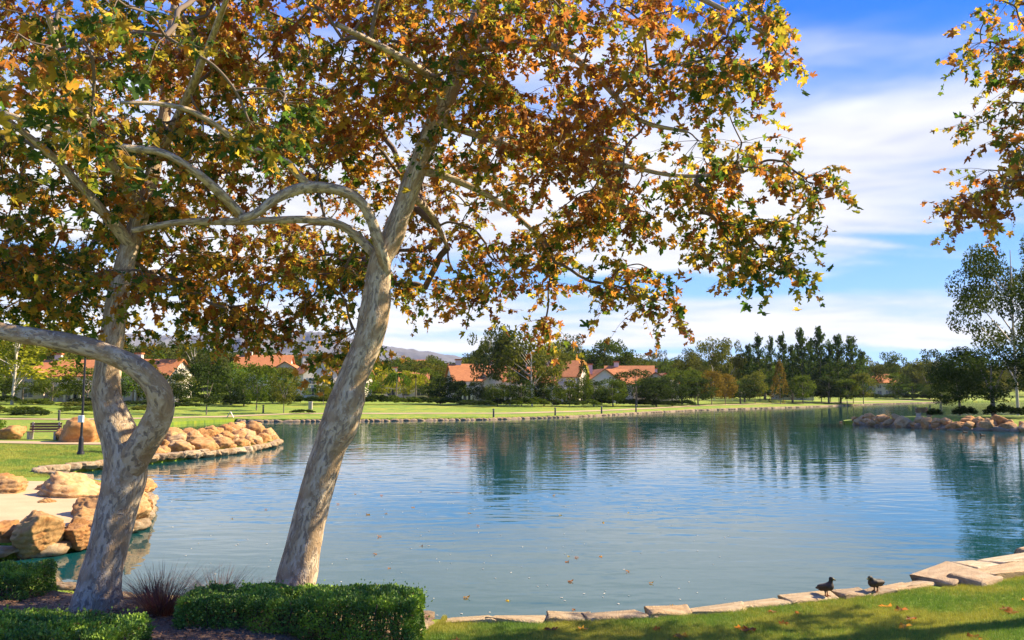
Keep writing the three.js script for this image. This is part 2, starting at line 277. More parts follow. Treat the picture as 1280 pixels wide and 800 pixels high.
// grow branches from the limbs to every clump of the crown, then twigs and leaves in each clump
function sycamore(label, base, limbs, volumes, opt) {
  const root = thing('sycamore_tree', label, 'tree', base, 0, 'sycamores on the near bank'), R = rng(opt.seed), off = V(base);
  const rel = (p) => [p[0] - base[0], p[1] - base[1], p[2] - base[2], p[3]];
  const nodes = [];                                      // skeleton: position, parent, path length
  limbs.forEach(([name, pts, flare], i) => {
    const pr = pts.map(rel).map((p) => [p[0], p[1], p[2], p[3] * (opt.slim ?? 1)]);
    part(name, limbGeo(pr, pr[0][3] > 0.15 ? 28 : 12, name === 'trunk' ? 0.13 : 0.14, opt.seed + i * 1.7, flare || 0), M.bark, root);
    const c = new THREE.CatmullRomCurve3(pr.map(V)), n = Math.ceil(c.getLength() / 0.3);
    for (let k = name === 'trunk' ? Math.floor(n * 0.45) : 2; k <= n; k++) nodes.push({ p: c.getPointAt(k / n), up: -1, len: 0, use: 0, on: true });
  });
  const clumps = [];
  for (const [x, y, z, rx, ry, rz, dens = 1, tint = 0] of volumes) {
    const n = Math.max(3, Math.round(opt.density * dens * Math.pow(rx * ry * rz, 0.75)));
    for (let k = 0; k < n; k++) { let a, b, c; do { a = R() * 2 - 1; b = R() * 2 - 1; c = R() * 2 - 1; } while (a * a + b * b + c * c > 1); { const v = new THREE.Vector3(x + a * rx, y + b * ry, z + c * rz).sub(off); v.tint = tint; clumps.push(v); } }
  }
  const near = clumps.map((c) => { let best = [1e9, -1]; nodes.forEach((n, i) => { const q = c.distanceTo(n.p); if (q < best[0]) best = [q, i]; }); return best; });
  const open = new Set(clumps.keys()), paths = [];
  while (open.size) {
    let pick = -1, pb = 1e9; for (const i of open) if (near[i][0] < pb) { pb = near[i][0]; pick = i; }
    open.delete(pick);
    const from = near[pick][1], A = nodes[from].p, B = clumps[pick], L = A.distanceTo(B), n = Math.max(2, Math.ceil(L / 0.28)), first = nodes.length, ids = [from];
    const bend = new THREE.Vector3(R() - 0.5, R() * 0.7 - 0.05, R() - 0.5).multiplyScalar(0.2 * L);
    for (let k = 1; k <= n; k++) {
      const t = k / n, p = A.clone().lerp(B, t).addScaledVector(bend, Math.sin(t * Math.PI) * 0.8); if (k < n) p.add(new THREE.Vector3(R() - 0.5, R() - 0.5, R() - 0.5).multiplyScalar(0.07));
      nodes.push({ p, up: k === 1 ? from : nodes.length - 1, len: nodes[from].len + L * t, use: 0 }); ids.push(nodes.length - 1);
    }
    for (let j = nodes.length - 1; j >= 0 && !nodes[j].on; j = nodes[j].up) nodes[j].use++;
    paths.push(ids);
    for (const i of open) for (let j = first; j < nodes.length; j++) { const q = clumps[i].distanceTo(nodes[j].p) + 0.28 * nodes[j].len; if (q < near[i][0]) near[i] = [q, j]; }
  }
  const thick = (n) => 0.0055 + 0.0048 * Math.pow(n.use, 0.62), wood = [];
  for (const ids of paths) wood.push(limbGeo(ids.map((i, k) => { const n = nodes[i], r = thick(k ? n : nodes[ids[1]]); return [n.p.x, n.p.y, n.p.z, r]; }), 5, 0.05, R() * 50));
  // twigs and leaves
  const leaves = [], q = new THREE.Quaternion(), qa = new THREE.Quaternion(), UPV = new THREE.Vector3(0, 1, 0), FWD = new THREE.Vector3(0, 0, 1);
  clumps.forEach((c) => {
    const green = opt.green + c.tint + (fbm3(c.x * 0.5 + 9, c.y * 0.5, c.z * 0.5 + opt.seed, 2) - 0.5) * 1.25;     // whole sprays turn together
    const nt = opt.twigs[0] + Math.floor(R() * opt.twigs[1]);
    for (let t = 0; t < nt; t++) {
      const az = R() * 6.283, el = R() * 1.3 - 0.85, L = 0.3 + R() * 0.55, dir = new THREE.Vector3(Math.cos(az) * Math.cos(el), Math.sin(el), Math.sin(az) * Math.cos(el));
      const pts = [0, 0.35, 0.7, 1].map((s) => { const p = c.clone().addScaledVector(dir, L * s); p.y -= 0.16 * s * s * L / 0.4 * (0.4 + R()); return [p.x, p.y, p.z, 0.0052 - 0.0035 * s]; });
      wood.push(limbGeo(pts, 3, 0, 0));
      const nl = opt.leaves[0] + Math.floor(R() * opt.leaves[1]);
      for (let k = 0; k < nl; k++) {
        const s = 0.25 + 0.78 * (k + R() * 0.6) / nl, i = Math.min(2, Math.floor(s * 3)), a = V(pts[i]), b = V(pts[i + 1]), p = a.lerp(b, clamp(s * 3 - i));
        const out = new THREE.Vector3(R() - 0.5, -0.12 - R() * 0.55, R() - 0.5).normalize().addScaledVector(dir, 0.35).normalize(), size = opt.size * (0.4 + 1.15 * R() * (0.5 + 0.5 * R()) + 0.15);
        q.setFromUnitVectors(UPV, out); qa.setFromAxisAngle(UPV, R() * 6.283); q.multiply(qa);
        qa.setFromAxisAngle(new THREE.Vector3(1, 0, 0), (R() - 0.5) * 0.9); q.multiply(qa);
        p.addScaledVector(out, size * 0.45);
        const v = clamp(green + (R() - 0.5) * 0.95), tone = Math.min(leafTones.length - 1, Math.floor(v * leafTones.length));
        leaves.push({ p, q: q.clone(), size, tone, shape: Math.floor(R() * 5) });
      }
    }
  });
  part('twigs', mergeGeometries(wood), M.twig, root, 'stuff');
  // the 300 leaves that show largest are parts; the rest one mass
  const seen = (l) => { const p = l.p.clone().add(off).sub(EYE), d = -p.z; if (d < 1 || Math.abs(p.x) > 0.6 * d || p.y > 0.48 * d) return -1; return l.size / p.length(); };
  leaves.forEach((l) => { l.seen = seen(l); }); leaves.sort((a, b) => b.seen - a.seen);
  leaves.slice(0, 300).forEach((l) => { const m = part('leaf', leafShapes[l.shape], leafMats[l.tone], root); m.position.copy(l.p); m.quaternion.copy(l.q); m.scale.setScalar(l.size); });
  const rest = leaves.slice(300), mt = new THREE.Matrix4(), S = new THREE.Vector3(), col = new THREE.Color();
  leafShapes.forEach((g, s) => {
    const own = rest.filter((l) => l.shape === s), im = shadows(new THREE.InstancedMesh(g, M.leaf, own.length)); im.name = 'foliage'; im.userData.kind = 'stuff';
    own.forEach((l, i) => { im.setMatrixAt(i, mt.compose(l.p, l.q, S.setScalar(l.size))); const k = 0.8 + 0.4 * R(); im.setColorAt(i, col.setRGB(...leafTones[l.tone].map((c) => c * k))); });
    root.add(im);
  });
  console.log(label, 'clumps', clumps.length, 'leaves', leaves.length);
  return root;
}

// the forked sycamore with the arching limb
sycamore('thick sycamore forked low, one limb arching back over the boulders', [-5.607, 0.663, -11.6], [
  ['trunk', [[-5.611, 0.495, -11.6, 0.398], [-5.598, 0.705, -11.6, 0.354], [-5.583, 0.853, -11.6, 0.32], [-5.501, 1.245, -11.6, 0.282], [-5.399, 1.899, -11.65, 0.3], [-5.331, 2.38, -11.7, 0.345], [-5.367, 2.704, -11.75, 0.336], [-5.524, 2.975, -11.85, 0.282], [-5.735, 3.398, -11.95, 0.233], [-5.753, 3.818, -12, 0.206], [-5.713, 4.253, -12, 0.189], [-5.684, 4.679, -12, 0.177], [-5.609, 5.425, -12.1, 0.161], [-5.531, 5.881, -12.2, 0.145], [-5.411, 6.711, -12.4, 0.124], [-5.345, 7.639, -12.6, 0.102], [-5.403, 8.733, -12.8, 0.079], [-5.344, 10.275, -13, 0.056]], 0.2],
  ['limb', [[-5.296, 2.274, -11.68, 0.189], [-5.098, 2.653, -11.55, 0.231], [-4.86, 2.952, -11.4, 0.217], [-4.709, 3.233, -11.3, 0.199], [-4.697, 3.468, -11.2, 0.187], [-4.843, 3.71, -11.1, 0.169], [-5.174, 3.928, -11, 0.152], [-5.548, 4.069, -10.9, 0.145], [-6.048, 4.178, -10.8, 0.134], [-6.538, 4.263, -10.7, 0.127], [-7.025, 4.38, -10.5, 0.12], [-7.824, 4.747, -10.2, 0.097], [-8.678, 5.402, -10, 0.071], [-9.312, 6.064, -9.9, 0.047], [-9.756, 6.817, -9.8, 0.023]]],
  ['limb', [[-5.558, 5.625, -12.1, 0.127], [-5.832, 6.104, -11.6, 0.083], [-6.09, 6.566, -11, 0.063], [-6.328, 6.883, -10.3, 0.044]]],
  ['limb', [[-5.47, 6.155, -12.2, 0.116], [-5.552, 6.733, -11.2, 0.075], [-5.489, 7.259, -10.2, 0.053], [-5.374, 7.821, -9.4, 0.036]]],
  ['limb', [[-5.359, 6.956, -12.4, 0.106], [-4.565, 7.472, -11.4, 0.071], [-3.808, 7.774, -10.2, 0.049], [-3.115, 8.005, -9, 0.034]]],
  ['limb', [[-5.638, 4.968, -12, 0.091], [-6.41, 5.224, -12.6, 0.066], [-7.247, 5.467, -13, 0.056], [-8.05, 5.448, -13.3, 0.038]]],
], [
  [-6.381, 8.22, -11, 1.257, 0.943, 1.6], [-5.175, 8.306, -11.2, 1.173, 0.96, 1.6], [-3.926, 8.508, -11.4, 1.194, 0.869, 1.6], [-6.658, 6.963, -11.6, 1.105, 0.884, 1.5], [-5.482, 6.964, -12, 1.257, 0.914, 1.5], [-4.269, 7.022, -12.2, 1.046, 0.813, 1.5],
  [-7.052, 5.702, -12.2, 0.988, 0.755, 1.4], [-5.97, 6.329, -12.6, 1.08, 0.48, 1.2], [-5.323, 5.846, -13, 0.99, 0.743, 1.2], [-4.532, 5.319, -13.3, 0.95, 0.697, 1.2], [-6.773, 5.224, -12.6, 1.02, 0.54, 1.3], [-5.144, 4.657, -13.8, 0.92, 0.368, 0.9], [-7.821, 4.816, -13.4, 0.766, 0.51, 1.1], [-4.282, 4.673, -14, 0.667, 0.32, 0.7], [-7.68, 5.321, -13.8, 1.051, 0.591, 0.8], [-5.274, 5.195, -11.2, 0.64, 0.427, 0.5, 0.8], [-5.695, 5.114, -13.2, 0.754, 0.503, 0.7], [-6.996, 4.789, -13.8, 0.92, 0.342, 0.7], [-5.885, 4.606, -14, 0.667, 0.32, 0.6], [-6.853, 5.24, -11.5, 0.657, 0.657, 0.8], [-4.616, 4.758, -14.2, 0.811, 0.379, 0.6], [-5.565, 5.413, -14.5, 0.967, 0.552, 0.8], [-7.019, 6.163, -14, 1.067, 0.667, 0.8],
  [-5.591, 9.731, -11.5, 1.862, 0.767, 2], [-8.22, 7.854, -11.5, 0.986, 1.752, 2], [-7.977, 5.576, -11.5, 0.767, 0.986, 1.5], [-8.986, 5.94, -10.2, 1.069, 0.777, 1.3], [-9.955, 6.885, -10, 0.762, 0.762, 1.2],
  [-2.205, 6.116, -7.4, 0.388, 0.352, 0.4, 0.4, -0.35], [-4.185, 5.931, -7.4, 0.423, 0.282, 0.4, 0.4, -0.35], [-3.191, 6.736, -7.2, 0.411, 0.24, 0.4, 0.4, -0.3], [-4.244, 6.517, -7.2, 0.274, 0.274, 0.3, 0.3, -0.35],
  [-8.832, 9.994, -15.5, 2.067, 1.624, 0.9], [-6.882, 9.236, -16, 2.133, 1.676, 0.9], [-8.689, 6.904, -15.5, 1.624, 1.181, 0.9], [-6.799, 6.857, -16, 1.676, 1.067, 0.9], [-4.933, 6.388, -16, 1.524, 0.914, 0.9], [-5.177, 9.994, -15.5, 1.624, 1.329, 0.9],
], { seed: 11, slim: 0.85, density: 10.8, twigs: [4, 3], leaves: [9, 5], size: 0.094, green: 0.53 });

// the leaning sycamore
sycamore('tall sycamore leaning out across the water from behind the long hedge', [-3.013, 0.609, -12], [
  ['trunk', [[-3.055, 0.478, -12, 0.366], [-3.028, 0.794, -12, 0.309], [-2.866, 1.63, -12, 0.263], [-2.625, 2.575, -12, 0.257], [-2.43, 3.059, -12, 0.309], [-2.344, 3.364, -12, 0.297], [-2.302, 3.591, -12, 0.24], [-2.104, 4.081, -12, 0.24], [-1.973, 4.563, -12, 0.251], [-1.922, 5.014, -12, 0.217], [-1.892, 5.374, -12, 0.194], [-1.746, 5.666, -12, 0.194], [-1.589, 6.112, -12, 0.166], [-1.431, 6.584, -12, 0.166], [-1.066, 7.537, -12, 0.16], [-0.857, 7.983, -12, 0.154], [-0.508, 8.955, -12, 0.149], [-0.214, 9.754, -12, 0.126], [0.12, 10.875, -12, 0.091]], 0.15],
  ['limb', [[-1.801, 5.169, -11.95, 0.085], [-1.839, 5.4, -11.8, 0.096], [-2.063, 6.059, -11.6, 0.083], [-2.293, 6.24, -11.5, 0.088], [-2.802, 6.27, -11.3, 0.091], [-3.175, 6.102, -11.2, 0.08], [-3.452, 5.85, -11.1, 0.069], [-3.644, 5.785, -11.1, 0.063]]],
  ['limb', [[-1.986, 5.456, -12, 0.08], [-2.197, 5.678, -12, 0.074], [-2.469, 5.868, -11.9, 0.068], [-2.882, 5.918, -11.8, 0.062], [-3.807, 5.854, -11.6, 0.061], [-4.606, 5.823, -11.5, 0.055], [-5.222, 5.691, -11.4, 0.043]]],
  ['limb', [[-3.634, 5.828, -11.2, 0.075], [-3.786, 6.033, -10.9, 0.073], [-4.009, 6.255, -10.6, 0.061], [-4.375, 6.463, -10.3, 0.054], [-4.754, 6.475, -10.1, 0.053], [-5.108, 6.535, -9.9, 0.052], [-5.463, 6.599, -9.7, 0.046], [-5.821, 6.677, -9.5, 0.041], [-6.296, 6.798, -9.2, 0.031]]],
  ['limb', [[-2.726, 6.249, -11.35, 0.065], [-2.911, 6.422, -11.2, 0.059], [-3.001, 6.533, -11, 0.052], [-3.275, 6.607, -10.8, 0.046], [-3.577, 6.719, -10.5, 0.045], [-3.766, 6.852, -10.3, 0.039], [-4.003, 6.949, -10.1, 0.038], [-4.255, 6.95, -9.9, 0.033], [-4.595, 6.864, -9.6, 0.023]]],
  ['limb', [[-0.648, 8.528, -12, 0.114], [-0.139, 8.492, -11.8, 0.073], [0.228, 8.443, -11.6, 0.066], [0.672, 8.265, -11.4, 0.06], [1.228, 7.718, -11.2, 0.048], [1.732, 7.146, -11.1, 0.037], [2.357, 6.948, -11, 0.026]]],
  ['limb', [[-0.403, 9.261, -12, 0.126], [0.46, 9.545, -11.6, 0.077], [1.567, 9.389, -11.3, 0.059], [2.654, 8.877, -11.2, 0.043], [3.634, 8.306, -11.2, 0.027]]],
  ['limb', [[-1.374, 6.702, -12, 0.08], [-0.954, 6.661, -12.3, 0.064], [-0.244, 6.391, -12.6, 0.048], [0.501, 5.846, -13, 0.037]]],
  ['limb', [[-1.112, 7.442, -12, 0.091], [-0.475, 7.264, -12.2, 0.064], [0.474, 6.961, -12.2, 0.052], [1.514, 6.785, -12, 0.046], [2.403, 6.556, -11.8, 0.034], [3.235, 6.535, -11.5, 0.027]]],
  ['limb', [[-0.939, 7.898, -12, 0.097], [-1.229, 7.931, -11.4, 0.065], [-1.698, 8.025, -10.8, 0.051], [-2.21, 8.085, -10.2, 0.039]]],
  ['limb', [[-1.51, 6.371, -12, 0.069], [-1.255, 6.227, -13, 0.056], [-1.055, 5.839, -13.7, 0.039]]],
], [
  [-1.017, 8.318, -11.5, 1.314, 0.986, 1.9], [0.541, 8.388, -11, 1.257, 0.786, 1.9], [1.945, 8.109, -11, 1.257, 0.89, 1.7], [3.248, 8.276, -11.4, 0.869, 0.814, 1.2], [0, 7.262, -12, 1.257, 0.857, 1.8], [1.399, 6.991, -11.5, 1.205, 0.821, 1.6],
  [2.685, 6.934, -11.5, 0.986, 0.657, 1.3], [3.424, 6.511, -11.2, 0.533, 0.384, 0.7], [3.997, 6.262, -11, 0.262, 0.126, 0.3], [0, 6.1, -13, 1.052, 0.681, 1.3], [1.145, 5.939, -12.5, 0.893, 0.595, 1.2], [2.321, 6.194, -12, 0.914, 0.457, 1],
  [0.643, 5.333, -13.4, 0.459, 0.536, 0.7], [-0.457, 5.558, -13.6, 0.648, 0.583, 1], [2.965, 5.763, -11.6, 0.608, 0.221, 0.5, 0.8], [3.786, 8.377, -11.5, 0.383, 0.416, 0.5], [-1.212, 5.754, -14, 0.8, 0.467, 0.9], [-2.711, 8.528, -12, 1.486, 0.971, 1.7], [-3.067, 7.387, -12.6, 1.26, 0.84, 1.5],
  [-2.894, 5.686, -14, 0.933, 0.8, 1.1], [-3.832, 5.483, -14, 0.867, 0.8, 1.1], [-1.822, 7.235, -13.4, 0.893, 0.766, 1.2], [2.077, 5.374, -12, 0.686, 0.297, 0.5, 0.6], [3.29, 5.358, -11.4, 0.326, 0.13, 0.4], [0.685, 9.85, -11.5, 2.848, 0.657, 2], [-2.621, 9.574, -11, 1.676, 0.629, 2],
  [-3.949, 4.74, -14, 0.667, 0.373, 0.7], [-3.311, 5.122, -14.4, 0.823, 0.494, 0.8], [-2.739, 5.77, -15, 0.714, 0.571, 0.8], [-1.541, 5.427, -14.6, 0.556, 0.362, 0.6], [-2.727, 4.509, -13.6, 0.389, 0.259, 0.5, 0.8], [1.389, 5.065, -12.6, 0.48, 0.192, 0.4, 1.2], [2.07, 4.875, -12, 0.457, 0.183, 0.4, 1.2], [3.748, 5.265, -11.3, 0.172, 0.108, 0.3], [0.483, 4.615, -13.3, 0.203, 0.152, 0.3], [-2.852, 4.223, -13.6, 0.207, 0.13, 0.3], [2.728, 5.63, -11.8, 0.674, 0.45, 0.7], [3.522, 5.836, -11.4, 0.304, 0.195, 0.4],
  [-3.24, 6.544, -16, 1.371, 0.914, 0.9], [-3.182, 9.057, -15.5, 1.771, 1.476, 0.9], [-0.9, 7.208, -15.5, 1.329, 1.181, 0.8], [-1.179, 9.785, -15, 1.429, 1.143, 0.8], [0.876, 7.979, -15, 1.286, 1, 0.8], [-4.04, 7.96, -16, 1.524, 0.914, 0.8],
], { seed: 23, slim: 0.87, density: 12, twigs: [4, 3], leaves: [9, 5], size: 0.094, green: 0.53 });

// the sycamore whose trunk stands east of the view and whose boughs reach in over the lawn
sycamore('sycamore boughs of rusty leaves hanging in from a trunk beyond the lawn', [11.5, 0.75, -12.6], [
  ['trunk', [[11.5, 0.65, -12.6, 0.34], [11.5, 1.6, -12.6, 0.27], [11.4, 3.4, -12.7, 0.24], [11.2, 5.4, -12.8, 0.21], [11.2, 7.4, -12.9, 0.17], [11.3, 10, -12.9, 0.1]], 0.4],
  ['limb', [[11.25, 4.6, -12.8, 0.13], [10.2, 5.9, -12.7, 0.09], [9.1, 6.6, -12.6, 0.06], [8.2, 6.6, -12.5, 0.04]]],
  ['limb', [[11.2, 6.2, -12.8, 0.12], [9.8, 7.8, -12.7, 0.08], [8.5, 8.6, -12.6, 0.05]]],
  ['limb', [[11.3, 5.6, -12.8, 0.12], [12.4, 7, -12, 0.08], [13.6, 8, -11.2, 0.05]]],
  ['limb', [[11.2, 7, -12.9, 0.11], [10.6, 8.6, -11.6, 0.08], [9.8, 9.6, -10.4, 0.05]]],
], [
  [7.632, 8.611, -12.5, 0.595, 0.714, 0.9], [7.724, 7.046, -12.5, 0.81, 0.595, 1], [7.373, 6.306, -12.5, 0.595, 0.357, 0.7], [7.392, 9.246, -12.5, 0.476, 0.357, 0.6], [7.729, 7.891, -12.6, 0.48, 0.36, 0.6, 0.7], [9.112, 7.704, -12.8, 0.975, 1.585, 1.5], [10.814, 8.863, -12.8, 1.463, 1.463, 2], [10.887, 6.311, -12.8, 1.097, 0.731, 1.5],
], { seed: 37, density: 18, twigs: [4, 4], leaves: [7, 5], size: 0.096, green: 0.48 });

// ---------------------------------------------------------------- stones and boulders
const stoneTex = texture(512, (u, v) => { const a = fbm(u * 7, v * 7, 5, 7), f = vn(u * 220, v * 220, 220), g = vn(u * 100, v * 100, 100); return mix3([0.78, 0.72, 0.66], [1, 1, 1], smooth(0.3, 0.7, a)).map((c) => c * (0.72 + 0.2 * f + 0.16 * g)); });
const stoneBump = texture(512, (u, v) => 0.6 * fbm(u * 12, v * 12, 5, 12) + 0.4 * vn(u * 150, v * 150, 150), false);
const stoneTone = (c, bump = 0.03) => mat({ color: rgb(...c), map: stoneTex, bumpMap: stoneBump, bumpScale: bump, roughness: 0.92, vertexColors: true });
const boulderMats = [[0.66, 0.36, 0.12], [0.68, 0.42, 0.17], [0.58, 0.30, 0.10], [0.72, 0.48, 0.22], [0.62, 0.37, 0.14]].map((c) => stoneTone(c));
const kerbMats = [[0.56, 0.44, 0.27], [0.62, 0.50, 0.33], [0.46, 0.35, 0.22], [0.56, 0.41, 0.23]].map((c) => stoneTone(c, 0.03));
// rock: a ball cut by random planes, softened and pitted; unit size
function rockGeo(seed, detail, cuts = 9, flat = 0) {
  const R = rng(seed), planes = []; for (let i = 0; i < cuts; i++) { const n = new THREE.Vector3(R() * 2 - 1, R() * 1.6 - 0.6, R() * 2 - 1).normalize(); planes.push([n, 0.5 + 0.33 * R()]); }
  if (flat) planes.push([new THREE.Vector3(0, 1, 0), flat]);
  let g = new THREE.IcosahedronGeometry(1, detail); const uvs = []; g.deleteAttribute('uv'); g.deleteAttribute('normal'); g = mergeVertices(g, 1e-4);
  const p = g.attributes.position, v = new THREE.Vector3(), cols = [];
  for (let i = 0; i < p.count; i++) {
    v.fromBufferAttribute(p, i).normalize(); let s = 0; const K = 34;
    for (const [n, d] of planes) { const c = v.dot(n); if (c > 0.05) s += Math.pow(c / d, K); }
    let r = Math.pow(1 + s, -1 / K);
    const big = fbm3(v.x * 1.6 + seed, v.y * 1.6, v.z * 1.6, 3), sm = fbm3(v.x * 6 + seed, v.y * 6, v.z * 6, 3);
    const bed = v.y * r * 4.2 + 1.4 * big; r *= 1 + 0.2 * (big - 0.5) + 0.16 * (sm - 0.5) - 0.075 * Math.exp(-Math.pow((bed - Math.round(bed)) * 7, 2));
    p.setXYZ(i, v.x * r, v.y * r, v.z * r); uvs.push(v.x * r + 0.6 * v.z * r, v.y * r + 0.6 * v.z * r * (v.x > 0 ? 1 : -1));
    const st = fbm3(v.x * 2.5 + 40 + seed, v.y * 4, v.z * 2.5, 3), k = 0.72 + 0.5 * st, rust = smooth(0.52, 0.66, fbm3(v.x * 3 + seed * 3, v.y * 3, v.z * 3 + 9, 3));
    cols.push(k * (1 - 0.1 * rust), k * (1 - 0.24 * rust), k * (1 - 0.36 * rust));
  }
  g.setAttribute('uv', new THREE.Float32BufferAttribute(uvs, 2)); g.setAttribute('color', new THREE.Float32BufferAttribute(cols, 3)); g.computeVertexNormals(); return g;
}
const nearRocks = [1, 2, 3, 4, 5, 6, 7].map((s) => rockGeo(s * 13, 15, 13)), farRocks = [1, 2, 3, 4, 5, 6].map((s) => rockGeo(s * 29 + 5, 7, 11));
const RB = rng(91);
function boulder(label, x, y, d, w, h, deep, variants, group) {
  const m = single('boulder', variants[Math.floor(RB() * variants.length)], boulderMats[Math.floor(RB() * boulderMats.length)], label, 'boulder', group);
  m.position.set(x, y, -d); m.scale.set(w / 1.7, h / 1.6, deep / 1.7); m.rotation.set((RB() - 0.5) * 0.3, RB() * 6.28, (RB() - 0.5) * 0.3); return m;
}
// around the sandy landing: [px-derived x, d of foot, width, height]
const landing = [
  [-10.1, 18.0, 1.0, 0.95], [-12.2, 18.6, 0.95, 0.75], [-10.95, 18.3, 0.75, 0.7], [-9.5, 18.7, 0.62, 0.6], [-10.6, 21.6, 1.25, 1.0], [-9.65, 21.5, 0.95, 0.95], [-9.45, 20.2, 0.9, 0.65], [-9.5, 19.2, 0.7, 0.45],
  [-13.2, 25.4, 1.65, 1.05], [-12.6, 27.8, 1.5, 0.7], [-11.1, 25.2, 0.95, 0.6], [-15.2, 25.6, 1.3, 0.85], [-15.6, 23.9, 1.0, 0.6], [-11.2, 27.6, 0.7, 0.6], [-14.4, 28.2, 1.3, 0.55], [-10.2, 23.2, 0.85, 0.6], [-16.6, 27.6, 1.4, 0.7],
  [-12.9, 23.6, 0.7, 0.5], [-10.0, 20.2, 0.8, 0.65], [-9.7, 19.1, 0.7, 0.5], [-11.6, 18.9, 0.6, 0.45], [-14.2, 26.6, 1.1, 0.7], [-12.0, 26.4, 0.9, 0.55], [-9.8, 22.8, 0.8, 0.6],
  [-13.3, 18.0, 1.0, 0.5], [-14.6, 18.4, 1.1, 0.7], [-9.5, 24.3, 0.9, 0.45], [-9.9, 25.6, 0.8, 0.4], [-10.9, 26.9, 0.8, 0.4], [-11.9, 28.8, 0.9, 0.45],
];
const landingNames = { '-13.2,25.4': 'largest boulder on the inner edge of the sandy landing', '-10.6,21.6': 'broad boulder standing in the open sand of the landing', '-10.1,18': 'upright boulder at the water corner of the sandy landing' };
for (const [x, d, w, h] of landing) boulder(landingNames[x + ',' + d] ?? 'orange sandstone boulder beside the small sandy landing at the water', Math.min(x, -0.424 * d - 0.55 * w), 0.2 + h * 0.3, d, w * 1.1, h * 1.0, w * (0.85 + 0.3 * RB()), nearRocks, 'boulders round the sandy landing');
// long heap on the second point
for (let i = 0; i < 74; i++) {
  const t = i / 73, d = lerp(41.5, 57.5, Math.pow(t, 0.9)) + (RB() - 0.5) * 1, row = i % 3, x = leftShore(d) - 0.35 - row * (0.75 + 0.25 * RB()) - RB() * 0.3 - (1 - t) * row * 0.5, w = 0.75 + 0.65 * RB();
  boulder('orange sandstone boulder piled on the narrow point of the west bank', x, 0.1 + row * 0.27 + 0.2 * RB() + 0.2 * w, d, w, w * (0.62 + 0.3 * RB()), w * (0.8 + 0.4 * RB()), farRocks, 'boulders piled on the narrow point');
}
for (const [x, d, w, h] of [[-24.4, 47.8, 2.1, 1.35], [-25.6, 48.6, 1.2, 0.9], [-28.4, 48.4, 1.5, 0.95]]) boulder('big rounded sandstone boulder standing beside the wooden park bench', x, landH(x, d) + h * 0.35, d, w, h * 1.15, w * 0.9, farRocks, 'boulders beside the bench');
// heap along the peninsula
for (let i = 0; i < 46; i++) {
  const t = i / 45, x = lerp(35.4, 47, t * t * 0.55 + t * 0.45), row = i % 2, d = penFront(x) + 0.2 + row * 1.2 + RB() * 0.5, w = 0.85 + 0.75 * RB();
  boulder('weathered sandstone boulder lining the tip of the wooded peninsula', x + (RB() - 0.5) * 0.6, 0.12 + row * 0.3 + 0.2 * w, d, w, w * (0.6 + 0.25 * RB()), w * 0.9, farRocks, 'boulders lining the peninsula');
}
// dressed edging stones: softened blocks with uneven faces
function blockGeo(seed) {
  let g = new RoundedBoxGeometry(1, 1, 1, 3, 0.1); g.deleteAttribute('normal'); g.deleteAttribute('uv'); g = mergeVertices(g, 1e-4);
  const p = g.attributes.position, uv = [], col = [];
  for (let i = 0; i < p.count; i++) {
    let x = p.getX(i), y = p.getY(i), z = p.getZ(i); const n = (a, b) => fbm3(x * a + seed * 3.1, y * a + b, z * a + seed, 2) - 0.5;
    const X = x + 0.55 * n(2.1, 1) + 0.2 * n(5, 8), Y = y + 0.42 * n(1.8, 5) + 0.2 * n(5, 3), Z = z + 0.5 * n(2.1, 9) + 0.25 * n(5, 2); p.setXYZ(i, X, Y, Z); uv.push(X * 0.6 + Y * 0.3, Z * 0.6 + Y * 0.3);
    const k = 0.8 + 0.4 * fbm3(x * 3 + seed, y * 3, z * 3, 2); col.push(k, k * 0.98, k * 0.94);
  }
  g.setAttribute('uv', new THREE.Float32BufferAttribute(uv, 2)); g.setAttribute('color', new THREE.Float32BufferAttribute(col, 3)); g.computeVertexNormals(); return g;
}
const blocks = [1, 2, 3, 4, 5, 6].map(blockGeo), RK = rng(55);
